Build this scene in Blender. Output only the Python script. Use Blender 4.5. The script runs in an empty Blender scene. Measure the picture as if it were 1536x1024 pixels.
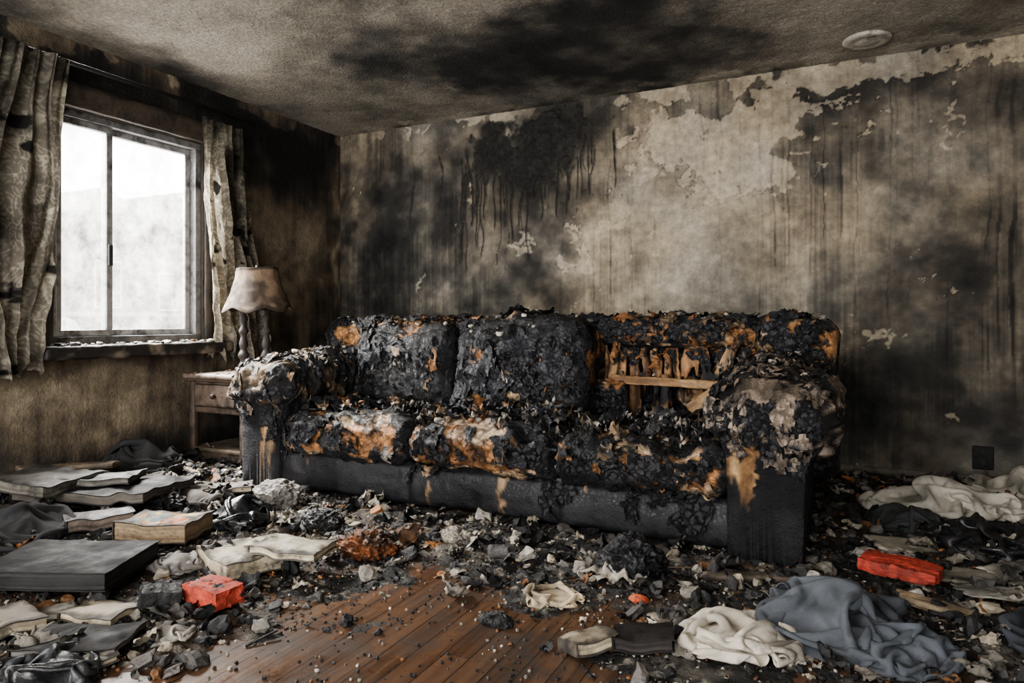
import bpy, math, random
import numpy as np
from mathutils import Vector, Matrix, Euler
from mathutils.bvhtree import BVHTree
random.seed(5)
R = np.random.default_rng(11)
np.seterr(all='ignore')
sc = bpy.context.scene

# ------------------------------------------------------------------ noise
def _hash(i, j, k, s):
    n = (i*374761393 + j*668265263 + k*1274126177 + s*982451653) & 0xffffffff
    n = ((n ^ (n >> 13))*1274126177) & 0xffffffff
    n = ((n ^ (n >> 16))*2246822519) & 0xffffffff
    n = n ^ (n >> 15)
    return (n & 0xffffff)/float(0xffffff)*2-1
def vn(P, s=0):
    P = np.asarray(P, float)
    F = np.floor(P); f = P-F; f = f*f*f*(f*(f*6-15)+10)
    I = F.astype(np.int64)
    out = 0
    flat2 = not np.any(P[..., 1]); flat3 = not np.any(P[..., 2])
    for a in (0, 1):
        wa = f[..., 0] if a else 1-f[..., 0]
        for b in ((0,) if flat2 else (0, 1)):
            wb = f[..., 1] if b else 1-f[..., 1]
            for c in ((0,) if flat3 else (0, 1)):
                wc = f[..., 2] if c else 1-f[..., 2]
                out = out + wa*wb*wc*_hash(I[..., 0]+a, I[..., 1]+b, I[..., 2]+c, s)
    return out
def fbm(P, o=4, s=0):
    P = np.asarray(P, float); a = 1.; t = 0; out = 0
    for q in range(o):
        out = out + a*vn(P*(2.03**q)+(P != 0)*q*17.3, s+q*7); t += a; a *= .5
    return out/t*1.5
def rdg(P, o=4, s=0):
    P = np.asarray(P, float); a = 1.; t = 0; out = 0
    for q in range(o):
        out = out + a*(1-2*np.abs(vn(P*(2.1**q)+(P != 0)*q*11.3, s+q*7))); t += a; a *= .5
    return out/t
def ss(a, b, x):
    t = np.clip((np.asarray(x, float)-a)/(b-a), 0, 1); return t*t*(3-2*t)
def mixc(c1, c2, m):
    return np.asarray(c1)*(1-m[..., None])+np.asarray(c2)*m[..., None]

# ------------------------------------------------------------------ mesh utils
def make(name, V, F, mat, col=None, smooth=True, parent=None, origin=None):
    V = np.asarray(V, float)
    mn, mx = V.min(0), V.max(0)
    o = np.array([(mn[0]+mx[0])/2, (mn[1]+mx[1])/2, mn[2]]) if origin is None else np.array(origin)
    me = bpy.data.meshes.new(name)
    me.from_pydata((V-o).tolist(), [], F if isinstance(F, list) else F.tolist())
    if col is not None:
        col = np.asarray(col, float)
        if col.ndim == 1: col = np.tile(col, (len(V), 1))
        a = me.color_attributes.new('Col', 'FLOAT_COLOR', 'POINT')
        c4 = np.ones((len(V), 4)); c4[:, :3] = np.clip(col, 0, 1)
        a.data.foreach_set('color', c4.ravel())
    if smooth: me.polygons.foreach_set('use_smooth', [True]*len(me.polygons))
    me.materials.append(mat); me.update()
    ob = bpy.data.objects.new(name, me); sc.collection.objects.link(ob)
    ob.location = o
    if parent is not None:
        ob.parent = parent; ob.location = Vector(o)-parent.location
    return ob
def empty(name, loc):
    e = bpy.data.objects.new(name, None); sc.collection.objects.link(e); e.location = loc; e.empty_display_size = .1
    return e
class B:
    def __init__(s): s.V = []; s.F = []; s.C = []; s.n = 0
    def add(s, V, F, c):
        V = np.asarray(V, float); c = np.asarray(c, float)
        if c.ndim == 1: c = np.tile(c, (len(V), 1))
        n = s.n
        s.V.append(V); s.C.append(c)
        s.F += [[i+n for i in f] for f in (F if isinstance(F, list) else F.tolist())]
        s.n += len(V)
    def out(s, name, mat, **k): return make(name, np.vstack(s.V), s.F, mat, col=np.vstack(s.C), **k)
    def box(s, lo, hi, c, bev=.004):
        lo = np.array(lo, float); hi = np.array(hi, float); h = (hi-lo)/2; ce = (hi+lo)/2
        r = min(bev, h.min()*.9); V, N, F, U = rbox(ce, h, r, None)
        s.add(V, F, c)
def rbox(c, h, r, res):
    c = np.array(c, float); h = np.array(h, float)
    pts = []; fcs = []; off = 0
    for ax in range(3):
        u, v = (ax+1) % 3, (ax+2) % 3
        def ls(q):
            if res is None:
                e = 1-r/h[q]; return np.array([-1, -1+(1-e)*.5, -e, e, 1-(1-e)*.5, 1])
            return np.linspace(-1, 1, max(3, int(2*h[q]/res)+1))
        A = ls(u); Bv = ls(v); na, nb = len(A), len(Bv)
        ga, gb = np.meshgrid(A, Bv, indexing='ij')
        for sg in (-1, 1):
            p = np.zeros((na*nb, 3)); p[:, ax] = sg; p[:, u] = ga.ravel(); p[:, v] = gb.ravel()
            i, j = np.meshgrid(np.arange(na-1), np.arange(nb-1), indexing='ij'); i = i.ravel(); j = j.ravel()
            q = np.stack([i*nb+j, (i+1)*nb+j, (i+1)*nb+j+1, i*nb+j+1], 1)
            if sg < 0: q = q[:, ::-1]
            pts.append(p); fcs.append(q+off); off += na*nb
    P = np.vstack(pts); Fq = np.vstack(fcs)
    key = np.round(P, 5)
    U, inv = np.unique(key, axis=0, return_inverse=True)
    inv = inv.ravel(); Fq = inv[Fq]
    q = U*h; inner = np.clip(q, -(h-r), h-r); d = q-inner
    N = d/np.maximum(np.linalg.norm(d, axis=1, keepdims=True), 1e-9)
    return inner+N*r+c, N, Fq, U
def gridF(na, nb, wrapb=False):
    i, j = np.meshgrid(np.arange(na-1), np.arange(nb if wrapb else nb-1), indexing='ij'); i = i.ravel(); j = j.ravel(); j2 = (j+1) % nb
    return np.stack([i*nb+j, (i+1)*nb+j, (i+1)*nb+j2, i*nb+j2], 1)
def rotx(V, p, a):
    p = np.array(p); c, s = math.cos(a), math.sin(a); M = np.array([[1, 0, 0], [0, c, -s], [0, s, c]]); return (V-p)@M.T+p
def lathe(prof, cx, cy, z0, n=24):
    V = []
    for r, z in prof:
        for k in range(n):
            a = 2*math.pi*k/n; V.append((cx+r*math.cos(a), cy+r*math.sin(a), z0+z))
    F = gridF(len(prof), n, True)[:, ::-1].tolist()
    F.append(list(range(n))[::-1]); F.append([(len(prof)-1)*n+k for k in range(n)])
    return np.array(V), F

# ------------------------------------------------------------------ materials
def nd(nt, t, **kw):
    n = nt.nodes.new(t)
    for k, v in kw.items():
        if k in n.inputs: n.inputs[k].default_value = v
        else: setattr(n, k, v)
    return n
def attr_mat(name, rough=(.5, .9), bump=.4, bscale=60, grain=.35, gscale=25, crack=0, crackscale=25, soot=0, sootscale=6, trans=0, metal=0, spec=.5, bdist=.01):
    m = bpy.data.materials.new(name); m.use_nodes = True; nt = m.node_tree; L = nt.links.new
    bs = nt.nodes['Principled BSDF']; out = nt.nodes['Material Output']
    co = nd(nt, 'ShaderNodeTexCoord').outputs['Object']
    at = nd(nt, 'ShaderNodeAttribute', attribute_name='Col')
    n1 = nd(nt, 'ShaderNodeTexNoise', Scale=gscale, Detail=8.0, Roughness=.7); L(co, n1.inputs['Vector'])
    mr = nd(nt, 'ShaderNodeMapRange'); mr.inputs[1].default_value = .3; mr.inputs[2].default_value = .7; mr.inputs[3].default_value = 1-grain; mr.inputs[4].default_value = 1+grain
    L(n1.outputs[0], mr.inputs[0])
    mu = nd(nt, 'ShaderNodeVectorMath', operation='SCALE'); L(at.outputs['Color'], mu.inputs[0]); L(mr.outputs[0], mu.inputs['Scale'])
    colo = mu.outputs[0]
    if soot > 0:
        n2 = nd(nt, 'ShaderNodeTexNoise', Scale=sootscale, Detail=10.0, Roughness=.65); L(co, n2.inputs['Vector'])
        m2 = nd(nt, 'ShaderNodeMapRange'); m2.inputs[1].default_value = .62-soot*.25; m2.inputs[2].default_value = .72-soot*.12; m2.inputs[3].default_value = 0; m2.inputs[4].default_value = .92
        L(n2.outputs[0], m2.inputs[0])
        mx = nd(nt, 'ShaderNodeMix', data_type='RGBA'); L(m2.outputs[0], mx.inputs[0]); L(colo, mx.inputs[6]); mx.inputs[7].default_value = (.014, .013, .012, 1)
        colo = mx.outputs[2]
    L(colo, bs.inputs['Base Color'])
    rr = nd(nt, 'ShaderNodeMapRange'); rr.inputs[1].default_value = .35; rr.inputs[2].default_value = .65; rr.inputs[3].default_value = rough[0]; rr.inputs[4].default_value = rough[1]
    L(n1.outputs[0], rr.inputs[0]); L(rr.outputs[0], bs.inputs['Roughness'])
    bs.inputs['Specular IOR Level'].default_value = spec; bs.inputs['Metallic'].default_value = metal
    nb = nd(nt, 'ShaderNodeTexNoise', Scale=bscale, Detail=6.0, Roughness=.65); L(co, nb.inputs['Vector'])
    h = nb.outputs[0]
    if crack > 0:
        vo = nd(nt, 'ShaderNodeTexVoronoi', feature='DISTANCE_TO_EDGE', Scale=crackscale)
        wv = nd(nt, 'ShaderNodeVectorMath', operation='MULTIPLY_ADD'); wv.inputs[1].default_value = (.06, .06, .06)
        L(n1.outputs['Color'], wv.inputs[0]); L(co, wv.inputs[2]); L(wv.outputs[0], vo.inputs['Vector'])
        c2 = nd(nt, 'ShaderNodeMapRange'); c2.inputs[1].default_value = 0; c2.inputs[2].default_value = .12; c2.inputs[3].default_value = 0; c2.inputs[4].default_value = crack
        L(vo.outputs['Distance'], c2.inputs[0])
        ad = nd(nt, 'ShaderNodeMath', operation='ADD'); L(h, ad.inputs[0]); L(c2.outputs[0], ad.inputs[1]); h = ad.outputs[0]
    bp = nd(nt, 'ShaderNodeBump', Strength=bump, Distance=bdist); L(h, bp.inputs['Height']); L(bp.outputs[0], bs.inputs['Normal'])
    if trans > 0:
        tr = nd(nt, 'ShaderNodeBsdfTranslucent'); L(colo, tr.inputs[0])
        ms = nd(nt, 'ShaderNodeMixShader'); ms.inputs[0].default_value = trans
        L(bs.outputs[0], ms.inputs[1]); L(tr.outputs[0], ms.inputs[2]); L(ms.outputs[0], out.inputs[0])
    return m
M_char = attr_mat('charred_upholstery', rough=(.22, .65), bump=.8, bscale=60, grain=.5, crack=.5, crackscale=32)
M_leather = attr_mat('scorched_leather', rough=(.32, .6), bump=.45, bscale=70, grain=.45, gscale=12, crack=.25, crackscale=60, bdist=.006, spec=.4)
M_arm = attr_mat('burnt_arm_fabric', rough=(.42, .85), bump=.9, bscale=110, grain=.5, gscale=30, bdist=.012, spec=.4)
M_debris = attr_mat('burnt_debris', rough=(.35, .95), bump=.7, bscale=70, grain=.45, gscale=50)
M_ash = attr_mat('ash_and_grit', rough=(.4, .95), bump=1., bscale=110, grain=.7, gscale=60, bdist=.02)
M_wood = attr_mat('charred_wood', rough=(.45, .8), bump=.5, bscale=40, grain=.5, soot=.35, sootscale=7)
M_book = attr_mat('sooty_paper_and_board', rough=(.45, .8), bump=.3, bscale=60, grain=.35, soot=.38, sootscale=8)
M_blackbook = attr_mat('sooty_black_board', rough=(.45, .8), bump=.3, bscale=50, grain=.6, gscale=9, spec=.22)
M_cloth = attr_mat('dirty_cloth', rough=(.8, .95), bump=.5, bscale=160, grain=.3, gscale=12, soot=.22, sootscale=7, bdist=.004)
M_bag = attr_mat('melted_black_plastic', rough=(.18, .45), bump=.4, bscale=40, grain=.4)
M_wall = attr_mat('smoke_stained_plaster', rough=(.6, .95), bump=.8, bscale=50, grain=.36, gscale=20, bdist=.014)
M_ceil = attr_mat('popcorn_ceiling', rough=(.8, .95), bump=1., bscale=70, grain=.42, gscale=45, bdist=.035)
M_curt = attr_mat('lace_curtain_fabric', rough=(.8, .95), bump=.3, bscale=150, grain=.3, gscale=12, trans=.5)
M_shade = attr_mat('lampshade_fabric', rough=(.7, .9), bump=.4, bscale=120, grain=.45, gscale=14)
M_metal = attr_mat('window_aluminium', rough=(.35, .6), bump=.1, bscale=60, grain=.4, gscale=20, metal=.2, soot=.45, sootscale=9)
M_ext = attr_mat('exterior_paint', rough=(.8, .9), bump=.1, bscale=20, grain=.06, gscale=3)

def floor_mat():
    m = bpy.data.materials.new('wet_wood_floor'); m.use_nodes = True; nt = m.node_tree; L = nt.links.new
    bs = nt.nodes['Principled BSDF']
    co = nd(nt, 'ShaderNodeNewGeometry').outputs['Position']
    mp = nd(nt, 'ShaderNodeMapping'); mp.inputs['Rotation'].default_value = (0, 0, math.pi/2); L(co, mp.inputs[0])
    br = nd(nt, 'ShaderNodeTexBrick', Scale=1.0); br.offset = .37; br.offset_frequency = 2
    br.inputs['Brick Width'].default_value = .95; br.inputs['Row Height'].default_value = .075; br.inputs['Mortar Size'].default_value = .0016; br.inputs['Mortar Smooth'].default_value = .3
    br.inputs['Color1'].default_value = (.25, .25, .25, 1); br.inputs['Color2'].default_value = (.85, .85, .85, 1); br.inputs['Mortar'].default_value = (0, 0, 0, 1)
    L(mp.outputs[0], br.inputs['Vector'])
    m2 = nd(nt, 'ShaderNodeMapping'); m2.inputs['Scale'].default_value = (38, 1.6, 1); L(co, m2.inputs[0])
    gn = nd(nt, 'ShaderNodeTexNoise', Scale=1.0, Detail=8.0, Roughness=.65); L(m2.outputs[0], gn.inputs['Vector'])
    ad = nd(nt, 'ShaderNodeMath', operation='MULTIPLY_ADD'); L(br.outputs['Color'], ad.inputs[0]); ad.inputs[1].default_value = .35; L(gn.outputs[0], ad.inputs[2])
    cr = nd(nt, 'ShaderNodeValToRGB'); e = cr.color_ramp.elements
    e[0].position = .4; e[0].color = (.026, .014, .008, 1); e[1].position = .95; e[1].color = (.19, .104, .058, 1)
    x = e.new(.65); x.color = (.088, .046, .026, 1); L(ad.outputs[0], cr.inputs[0])
    dn = nd(nt, 'ShaderNodeTexNoise', Scale=4.2, Detail=10.0, Roughness=.72); L(co, dn.inputs['Vector'])
    dr = nd(nt, 'ShaderNodeMapRange'); dr.inputs[1].default_value = .45; dr.inputs[2].default_value = .65; dr.inputs[4].default_value = .85; L(dn.outputs[0], dr.inputs[0])
    mx = nd(nt, 'ShaderNodeMix', data_type='RGBA'); L(dr.outputs[0], mx.inputs[0]); L(cr.outputs[0], mx.inputs[6]); mx.inputs[7].default_value = (.034, .027, .022, 1)
    mo = nd(nt, 'ShaderNodeMix', data_type='RGBA'); L(br.outputs['Fac'], mo.inputs[0]); L(mx.outputs[2], mo.inputs[6]); mo.inputs[7].default_value = (.010, .007, .005, 1)
    L(mo.outputs[2], bs.inputs['Base Color'])
    rr = nd(nt, 'ShaderNodeMapRange'); rr.inputs[1].default_value = .35; rr.inputs[2].default_value = .65; rr.inputs[3].default_value = .2; rr.inputs[4].default_value = .6; L(dn.outputs[0], rr.inputs[0]); L(rr.outputs[0], bs.inputs['Roughness'])
    sb = nd(nt, 'ShaderNodeMath', operation='MULTIPLY_ADD'); L(br.outputs['Fac'], sb.inputs[0]); sb.inputs[1].default_value = -1.5; L(gn.outputs[0], sb.inputs[2])
    s3 = nd(nt, 'ShaderNodeMath', operation='ADD'); L(sb.outputs[0], s3.inputs[0]); L(dn.outputs[0], s3.inputs[1])
    bp = nd(nt, 'ShaderNodeBump', Strength=.45, Distance=.004); L(s3.outputs[0], bp.inputs['Height']); L(bp.outputs[0], bs.inputs['Normal'])
    return m
M_floor = floor_mat()
def glass_mat():
    m = bpy.data.materials.new('sooty_glass'); m.use_nodes = True; nt = m.node_tree; L = nt.links.new
    out = nt.nodes['Material Output']; nt.nodes.remove(nt.nodes['Principled BSDF'])
    co = nd(nt, 'ShaderNodeNewGeometry').outputs['Position']
    n = nd(nt, 'ShaderNodeTexNoise', Scale=5.0, Detail=10.0, Roughness=.75); L(co, n.inputs['Vector'])
    mr = nd(nt, 'ShaderNodeMapRange'); mr.inputs[1].default_value = .35; mr.inputs[2].default_value = .7; mr.inputs[3].default_value = .03; mr.inputs[4].default_value = .24; L(n.outputs[0], mr.inputs[0])
    t = nd(nt, 'ShaderNodeBsdfTransparent'); t.inputs[0].default_value = (.97, .97, .96, 1)
    tl = nd(nt, 'ShaderNodeBsdfTranslucent'); tl.inputs[0].default_value = (.95, .94, .92, 1)
    gl = nd(nt, 'ShaderNodeBsdfGlossy', Roughness=.1); gl.inputs[0].default_value = (.9, .9, .9, 1)
    a = nd(nt, 'ShaderNodeMixShader'); L(mr.outputs[0], a.inputs[0]); L(t.outputs[0], a.inputs[1]); L(tl.outputs[0], a.inputs[2])
    b = nd(nt, 'ShaderNodeMixShader'); b.inputs[0].default_value = .04; L(a.outputs[0], b.inputs[1]); L(gl.outputs[0], b.inputs[2]); L(b.outputs[0], out.inputs[0])
    return m
M_glass = glass_mat()

# ------------------------------------------------------------------ room
XR, YF, ZC = 5.3, -5.6, 2.4
RK = [-.3, .05, .35, .6, .85, 1.15]
def ramp(s, cols):
    return np.stack([np.interp(s, RK, [c[k] for c in cols]) for k in range(3)], -1)
RB = [(.60, .545, .45), (.42, .38, .308), (.245, .222, .182), (.115, .106, .090), (.040, .038, .034), (.009, .009, .009)]
def g2(x, z, cx, cz, rx, rz): return np.exp(-(((x-cx)/rx)**2+((z-cz)/rz)**2))

nx, nz = 800, 362
X, Z = np.meshgrid(np.linspace(-.0, XR, nx), np.linspace(0, ZC, nz), indexing='ij'); x = X.ravel(); z = Z.ravel()
P = np.stack([x, 0*x, z], -1)
n3 = fbm(P*3, 5, 1)
wx = x+.15*n3+.05*fbm(P*13, 3, 21); wz = z+.15*fbm(P*3, 5, 2)+.05*fbm(P*13, 3, 22)
Q = np.stack([wx, 0*x, wz], -1)
patchy = ss(-.35, .35, fbm(P*1.7, 3, 81))
st = vn(np.stack([x*55+.5*n3, 0*x, z*1.3], -1), 5)*.5+vn(np.stack([x*125, 0*x, z*2.2], -1), 6)*.5
st3 = fbm(np.stack([x*14+1.6*n3, 0*x, z*1.3], -1), 4, 16)
s = .42+.28*fbm(P*2.2, 6, 3)+.15*st*patchy+.09*st3*patchy+.22*fbm(P*8, 6, 4)
for c in [(.60, 1.72, 1.95, .66, .40), (.40, .50, 1.65, .55, .70), (.30, 1.1, 1.05, .9, .40), (.28, 4.25, 2.0, .6, .45), (.5, 4.28, 1.17, .24, .19), (.28, 4.2, .55, .6, .42), (.34, 3.3, 2.32, 1.6, .17),
          (.20, 3.65, 1.5, .16, .6), (.35, 4.0, 2.36, .25, .12), (.36, 3.75, .45, .22, .5), (.5, 0, 1.3, .10, 1.2),
          (-.38, 2.95, 1.85, .6, .38), (-.52, 2.12, 1.38, .28, .28), (-.26, 2.7, 1.35, .4, .4), (-.22, 3.55, 1.25, .35, .4), (-.12, 2.4, 1.6, .3, .3), (-.12, .2, 1.2, .12, .8)]:
    s = s+c[0]*g2(wx, wz, *c[1:])
peel = g2(wx, wz, 2.95, 1.95, .62, .34)+.75*g2(wx, wz, 3.55, 2.2, .28, .16)+.45*g2(wx, wz, 2.1, 1.4, .2, .2)+.40*g2(wx, wz, 3.95, 1.18, .14, .07)+.55*g2(wx, wz, 4.42, .98, .16, .16)+.6*g2(wx, wz, 4.4, 2.2, .2, .09)+.42*g2(wx, wz, 2.55, 1.3, .12, .25)+.4*g2(wx, wz, .55, 2.3, .3, .06)
peel = peel+.42*fbm(Q*4, 6, 9)+.18*fbm(P*22, 5, 29)
pm = ss(.53, .57, peel)
tp = ss(.15, .22, fbm(Q*5, 6, 33)-.9*ss(.05, .22, ZC-z)+.26)*ss(.2, .6, x)*(1-.8*g2(x, z, 1.9, 2.3, .35, .3))
pm2 = np.maximum(pm, tp)
s2 = s*(1-.50*pm2)-.16*pm2+.10*pm2*fbm(P*20, 4, 8)
edge = np.exp(-((peel-.535)/.02)**2)*ss(-.3, .2, fbm(P*5, 3, 66))
s2 = s2+.32*edge
tr = vn(np.stack([x*75+1.3*vn(P*4, 3)+.3*vn(P*25, 3), 0*x, 0*z], -1), 51); le = vn(np.stack([x*75, 0*x, 0*z], -1), 52)
s2 = s2+.26*ss(.54, .78, tr)*ss(-.1, .25, z-(1.35-.9*le))*ss(1.2, 2.2, x)*(.3+.7*patchy)
cm = g2(wx, wz, 1.72, 2.10, .54, .28)*1.0+.30*rdg(Q*5, 5, 12)+.12*fbm(P*20, 3, 41)
cm = ss(.50, .74, cm)
dr = np.zeros_like(x)
for k in range(46):
    dx = random.uniform(1.15, 2.2) if k < 38 else random.uniform(.7, 2.4); zt = 2.05+random.uniform(-.15, .1); zb = random.uniform(1.25, 1.8) if dx < 1.75 else random.uniform(1.6, 1.95)
    w = random.uniform(.004, .012); cx = dx+.03*vn(np.stack([0*x+k+.5, 0*x, z*6], -1), 70); w = w*(1+.5*vn(np.stack([0*x+k+.5, 0*x, z*22], -1), 71))*(.5+.5*ss(zt-.5, zt, z))
    dr = np.maximum(dr, np.exp(-((x-cx)/w)**4)*ss(zb-.02, zb+.03, z)*ss(zt+.05, zt, z))
cm = np.maximum(cm, dr*.85)
s2 = s2+(1.10-s2)*cm*.92
C = ramp(s2, RB)
C = mixc(C, C*np.array([1.06, .98, .86]), ss(-.2, .8, fbm(P*1.3, 3, 44)))
C = C*(1+1.2*cm*ss(.3, .8, rdg(P*20, 3, 3)))[:, None]
rel = -.005*pm2+.016*cm*(1+.9*rdg(P*22, 3, 3))-.004*cm+.002*fbm(P*25, 3, 7)+.003*fbm(P*2, 2, 4)+.004*edge
V = np.stack([x, -.004-np.clip(rel, -.02, .03), z], -1)
wb = B(); wb.add(V, gridF(nx, nz), C)
wb.box((-.12, .012, -.1), (XR+.12, .13, ZC+.12), (.2, .18, .15))
wall_back = wb.out('wall_back', M_wall)

WY0, WY1, WZ0, WZ1 = -2.27, -1.33, .76, 2.03
ys = np.linspace(YF, 0, 540); zs = np.linspace(0, ZC, 260)
Yg, Zg = np.meshgrid(ys, zs, indexing='ij'); y = Yg.ravel(); z = Zg.ravel(); P = np.stack([0*y+.3, y, z], -1)
wy = y+.12*fbm(P*3, 5, 1); wz = z+.12*fbm(P*3, 5, 2)
patchy = ss(-.5, .3, fbm(P*1.7, 3, 81))
st = vn(np.stack([y*55, 0*y, z*1.3], -1), 5)*.5+vn(np.stack([y*120, 0*y, z*2.2], -1), 6)*.5
s = .66+.30*fbm(P*2.5, 6, 3)+.15*st*patchy+.12*fbm(np.stack([y*16+.3, 0*y, z*1.2], -1), 3, 16)+.22*fbm(P*9, 6, 4)
for c in [(-.36, -.55, 1.15, .40, .45), (-.16, -1.75, .42, 1.0, .20), (-.1, -3, .4, 1, .3), (.4, -1.8, 2.25, 2.2, .2), (.3, -.5, 2.1, .6, .3), (.34, -1.2, .1, 2, .18), (-.45, 0, 1.5, .05, .9), (.25, -1.85, .66, .8, .08)]:
    s = s+c[0]*g2(wy, wz, *c[1:])
tp = ss(.2, .27, fbm(P*5+7, 5, 33)-1.1*ss(.03, .2, ZC-z)+.3)
s = s-.4*tp
RL = [(.54, .47, .35), (.38, .32, .225), (.23, .185, .128), (.115, .090, .062), (.038, .032, .026), (.009, .009, .009)]
C = ramp(s, RL)
V = np.stack([.004+.003*fbm(P*2, 2, 4)+.0015*fbm(P*25, 3, 7)+.003*tp, y, z], -1)
F = gridF(540, 260)[:, ::-1]
cen = V[F].mean(1); keep = ~((cen[:, 1] > WY0) & (cen[:, 1] < WY1) & (cen[:, 2] > WZ0) & (cen[:, 2] < WZ1))
wb = B(); wb.add(V, F[keep], C)
for lo, hi in [((-.16, YF, -.1), (-.002, WY0, ZC+.12)), ((-.16, WY1, -.1), (-.002, .01, ZC+.12)), ((-.16, WY0, -.1), (-.002, WY1, WZ0)), ((-.16, WY0, WZ1), (-.002, WY1, ZC+.12))]:
    wb.box(lo, hi, (.05, .04, .03))
wb.out('wall_left', M_wall)
wb = B(); wb.box((XR, YF, -.1), (XR+.12, .01, ZC+.12), (.2, .18, .14)); wb.out('wall_right', M_wall)

nx, ny = 360, 380
X, Y = np.meshgrid(np.linspace(0, XR, nx), np.linspace(YF, 0, ny), indexing='ij'); x = X.ravel(); y = Y.ravel(); P = np.stack([x, y, 0*x], -1)
wx = x+.25*fbm(P*1.6, 5, 1)+.07*fbm(P*9, 3, 31); wy = y+.25*fbm(P*1.6, 5, 2)+.07*fbm(P*9, 3, 32)
s = .16+.30*fbm(P*1.4, 6, 3)+.22*fbm(P*6, 5, 5)
for c in [(.95, 2.15, -.85, .74, .46), (.6, 2.8, -.5, .45, .32), (.5, 2.7, -1.3, .45, .32), (.34, 1.3, -1.2, .45, .35), (.45, 1.9, -.1, .7, .2), (.40, .1, -1.8, .25, 1.4), (.2, .7, -.3, .6, .2), (-.25, 1.0, -.35, .35, .2), (-.2, .9, -1.7, .4, .5), (-.15, 3.8, -.7, .6, .6)]:
    s = s+c[0]*g2(wx, wy, *c[1:])
s = s+.35*np.exp(-((y+.03)/.05)**2)*ss(-.2, .2, fbm(P*4, 3, 19))
pe = ss(.12, .18, fbm(P*5+3, 5, 39)-1.2*ss(.03, .3, -y)+.35); s = s-.3*pe*(1-.8*g2(x, y, 1.9, 0, .4, .4))
C = ramp(s, [(.66, .60, .51), (.53, .48, .395), (.32, .288, .235), (.135, .124, .107), (.040, .038, .035), (.012, .012, .012)])
V = np.stack([x, y, ZC-.004-.003*fbm(P*30, 3, 3)], -1)
wb = B(); wb.add(V, gridF(nx, ny)[:, ::-1], C); wb.box((-.16, YF, ZC+.003), (XR+.12, .13, ZC+.14), (.1, .1, .1))
wb.out('ceiling', M_ceil)

wb = B(); wb.box((-.16, YF, -.1), (XR+.12, .13, 0), (.1, .05, .02), bev=.001); wb.out('floor', M_floor, smooth=False)

def strip(name, lo, hi, c, mat=M_wood):
    lo = np.array(lo); hi = np.array(hi); h = (hi-lo)/2; V, N, F, U = rbox((lo+hi)/2, h, min(.006, h.min()*.8), .03)
    V = V+N*(.003*fbm(V*12, 3, 4))[:, None]; c = mixc(c, (.012, .011, .010), ss(-.2, .5, fbm(V*4, 3, 8)))
    return make(name, V, F, mat, col=c)
strip('baseboard_back', (0.02, -.026, 0), (XR-.01, -.008, .055), (.10, .085, .065))
strip('baseboard_left', (.008, YF+.02, 0), (.026, -.03, .075), (.05, .04, .03))

# ------------------------------------------------------------------ window
win = empty('window_1', (-.08, -1.8, WZ0))
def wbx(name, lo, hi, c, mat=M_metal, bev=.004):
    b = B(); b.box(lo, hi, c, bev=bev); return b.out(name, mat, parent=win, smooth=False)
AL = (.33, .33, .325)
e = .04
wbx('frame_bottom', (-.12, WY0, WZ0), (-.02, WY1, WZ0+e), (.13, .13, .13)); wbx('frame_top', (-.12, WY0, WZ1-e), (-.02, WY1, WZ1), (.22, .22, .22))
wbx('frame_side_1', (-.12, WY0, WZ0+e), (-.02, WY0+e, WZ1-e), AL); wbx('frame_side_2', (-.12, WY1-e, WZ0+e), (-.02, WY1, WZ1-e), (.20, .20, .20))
MY = -1.93
def sash(n, y0, y1, xx):
    a, b = WZ0+e, WZ1-e; w = .036
    wbx(n+'_bottom', (xx-.014, y0, a), (xx+.014, y1, a+w), AL); wbx(n+'_top', (xx-.014, y0, b-w), (xx+.014, y1, b), AL)
    wbx(n+'_stile_1', (xx-.014, y0, a+w), (xx+.014, y0+w, b-w), AL); wbx(n+'_stile_2', (xx-.014, y1-w, a+w), (xx+.014, y1, b-w), AL)
    V = np.array([(xx, y0+w, a+w), (xx, y1-w, a+w), (xx, y1-w, b-w), (xx, y0+w, b-w)]); make(n+'_glass', V, [[0, 1, 2, 3]], M_glass, parent=win, smooth=False)
sash('sash_inner', WY0+e, MY+.02, -.05); sash('sash_outer', MY-.01, WY1-e, -.085)
wbx('latch', (-.036, MY-.012, 1.2), (-.02, MY+.012, 1.32), (.05, .05, .05))
DW = (.07, .055, .042)
strip('window_header_trim', (.006, WY0-.08, WZ1+.0), (.05, WY1+.08, WZ1+.13), DW)
strip('window_casing_trim', (.006, WY1, WZ0-.02), (.03, WY1+.075, WZ1), DW)
strip('window_casing_trim', (.006, WY0-.075, WZ0-.02), (.03, WY0, WZ1), DW)
for o in [ob for ob in sc.objects if ob.name.startswith('window_header') or ob.name.startswith('window_casing')]:
    l = o.location.copy(); o.parent = win; o.location = l-win.location
lo = np.array((-.02, WY0-.12, WZ0-.075)); hi = np.array((.17, WY1+.14, WZ0-.005)); V, N, F, U = rbox((lo+hi)/2, (hi-lo)/2, .012, .012)
V = V+N*(.006*fbm(V*14, 4, 4))[:, None]; make('window_sill', V, F, M_wood, col=mixc((.02, .018, .016), (.16, .135, .105), ss(.1, .5, fbm(V*9, 3, 5))), parent=win)

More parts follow.
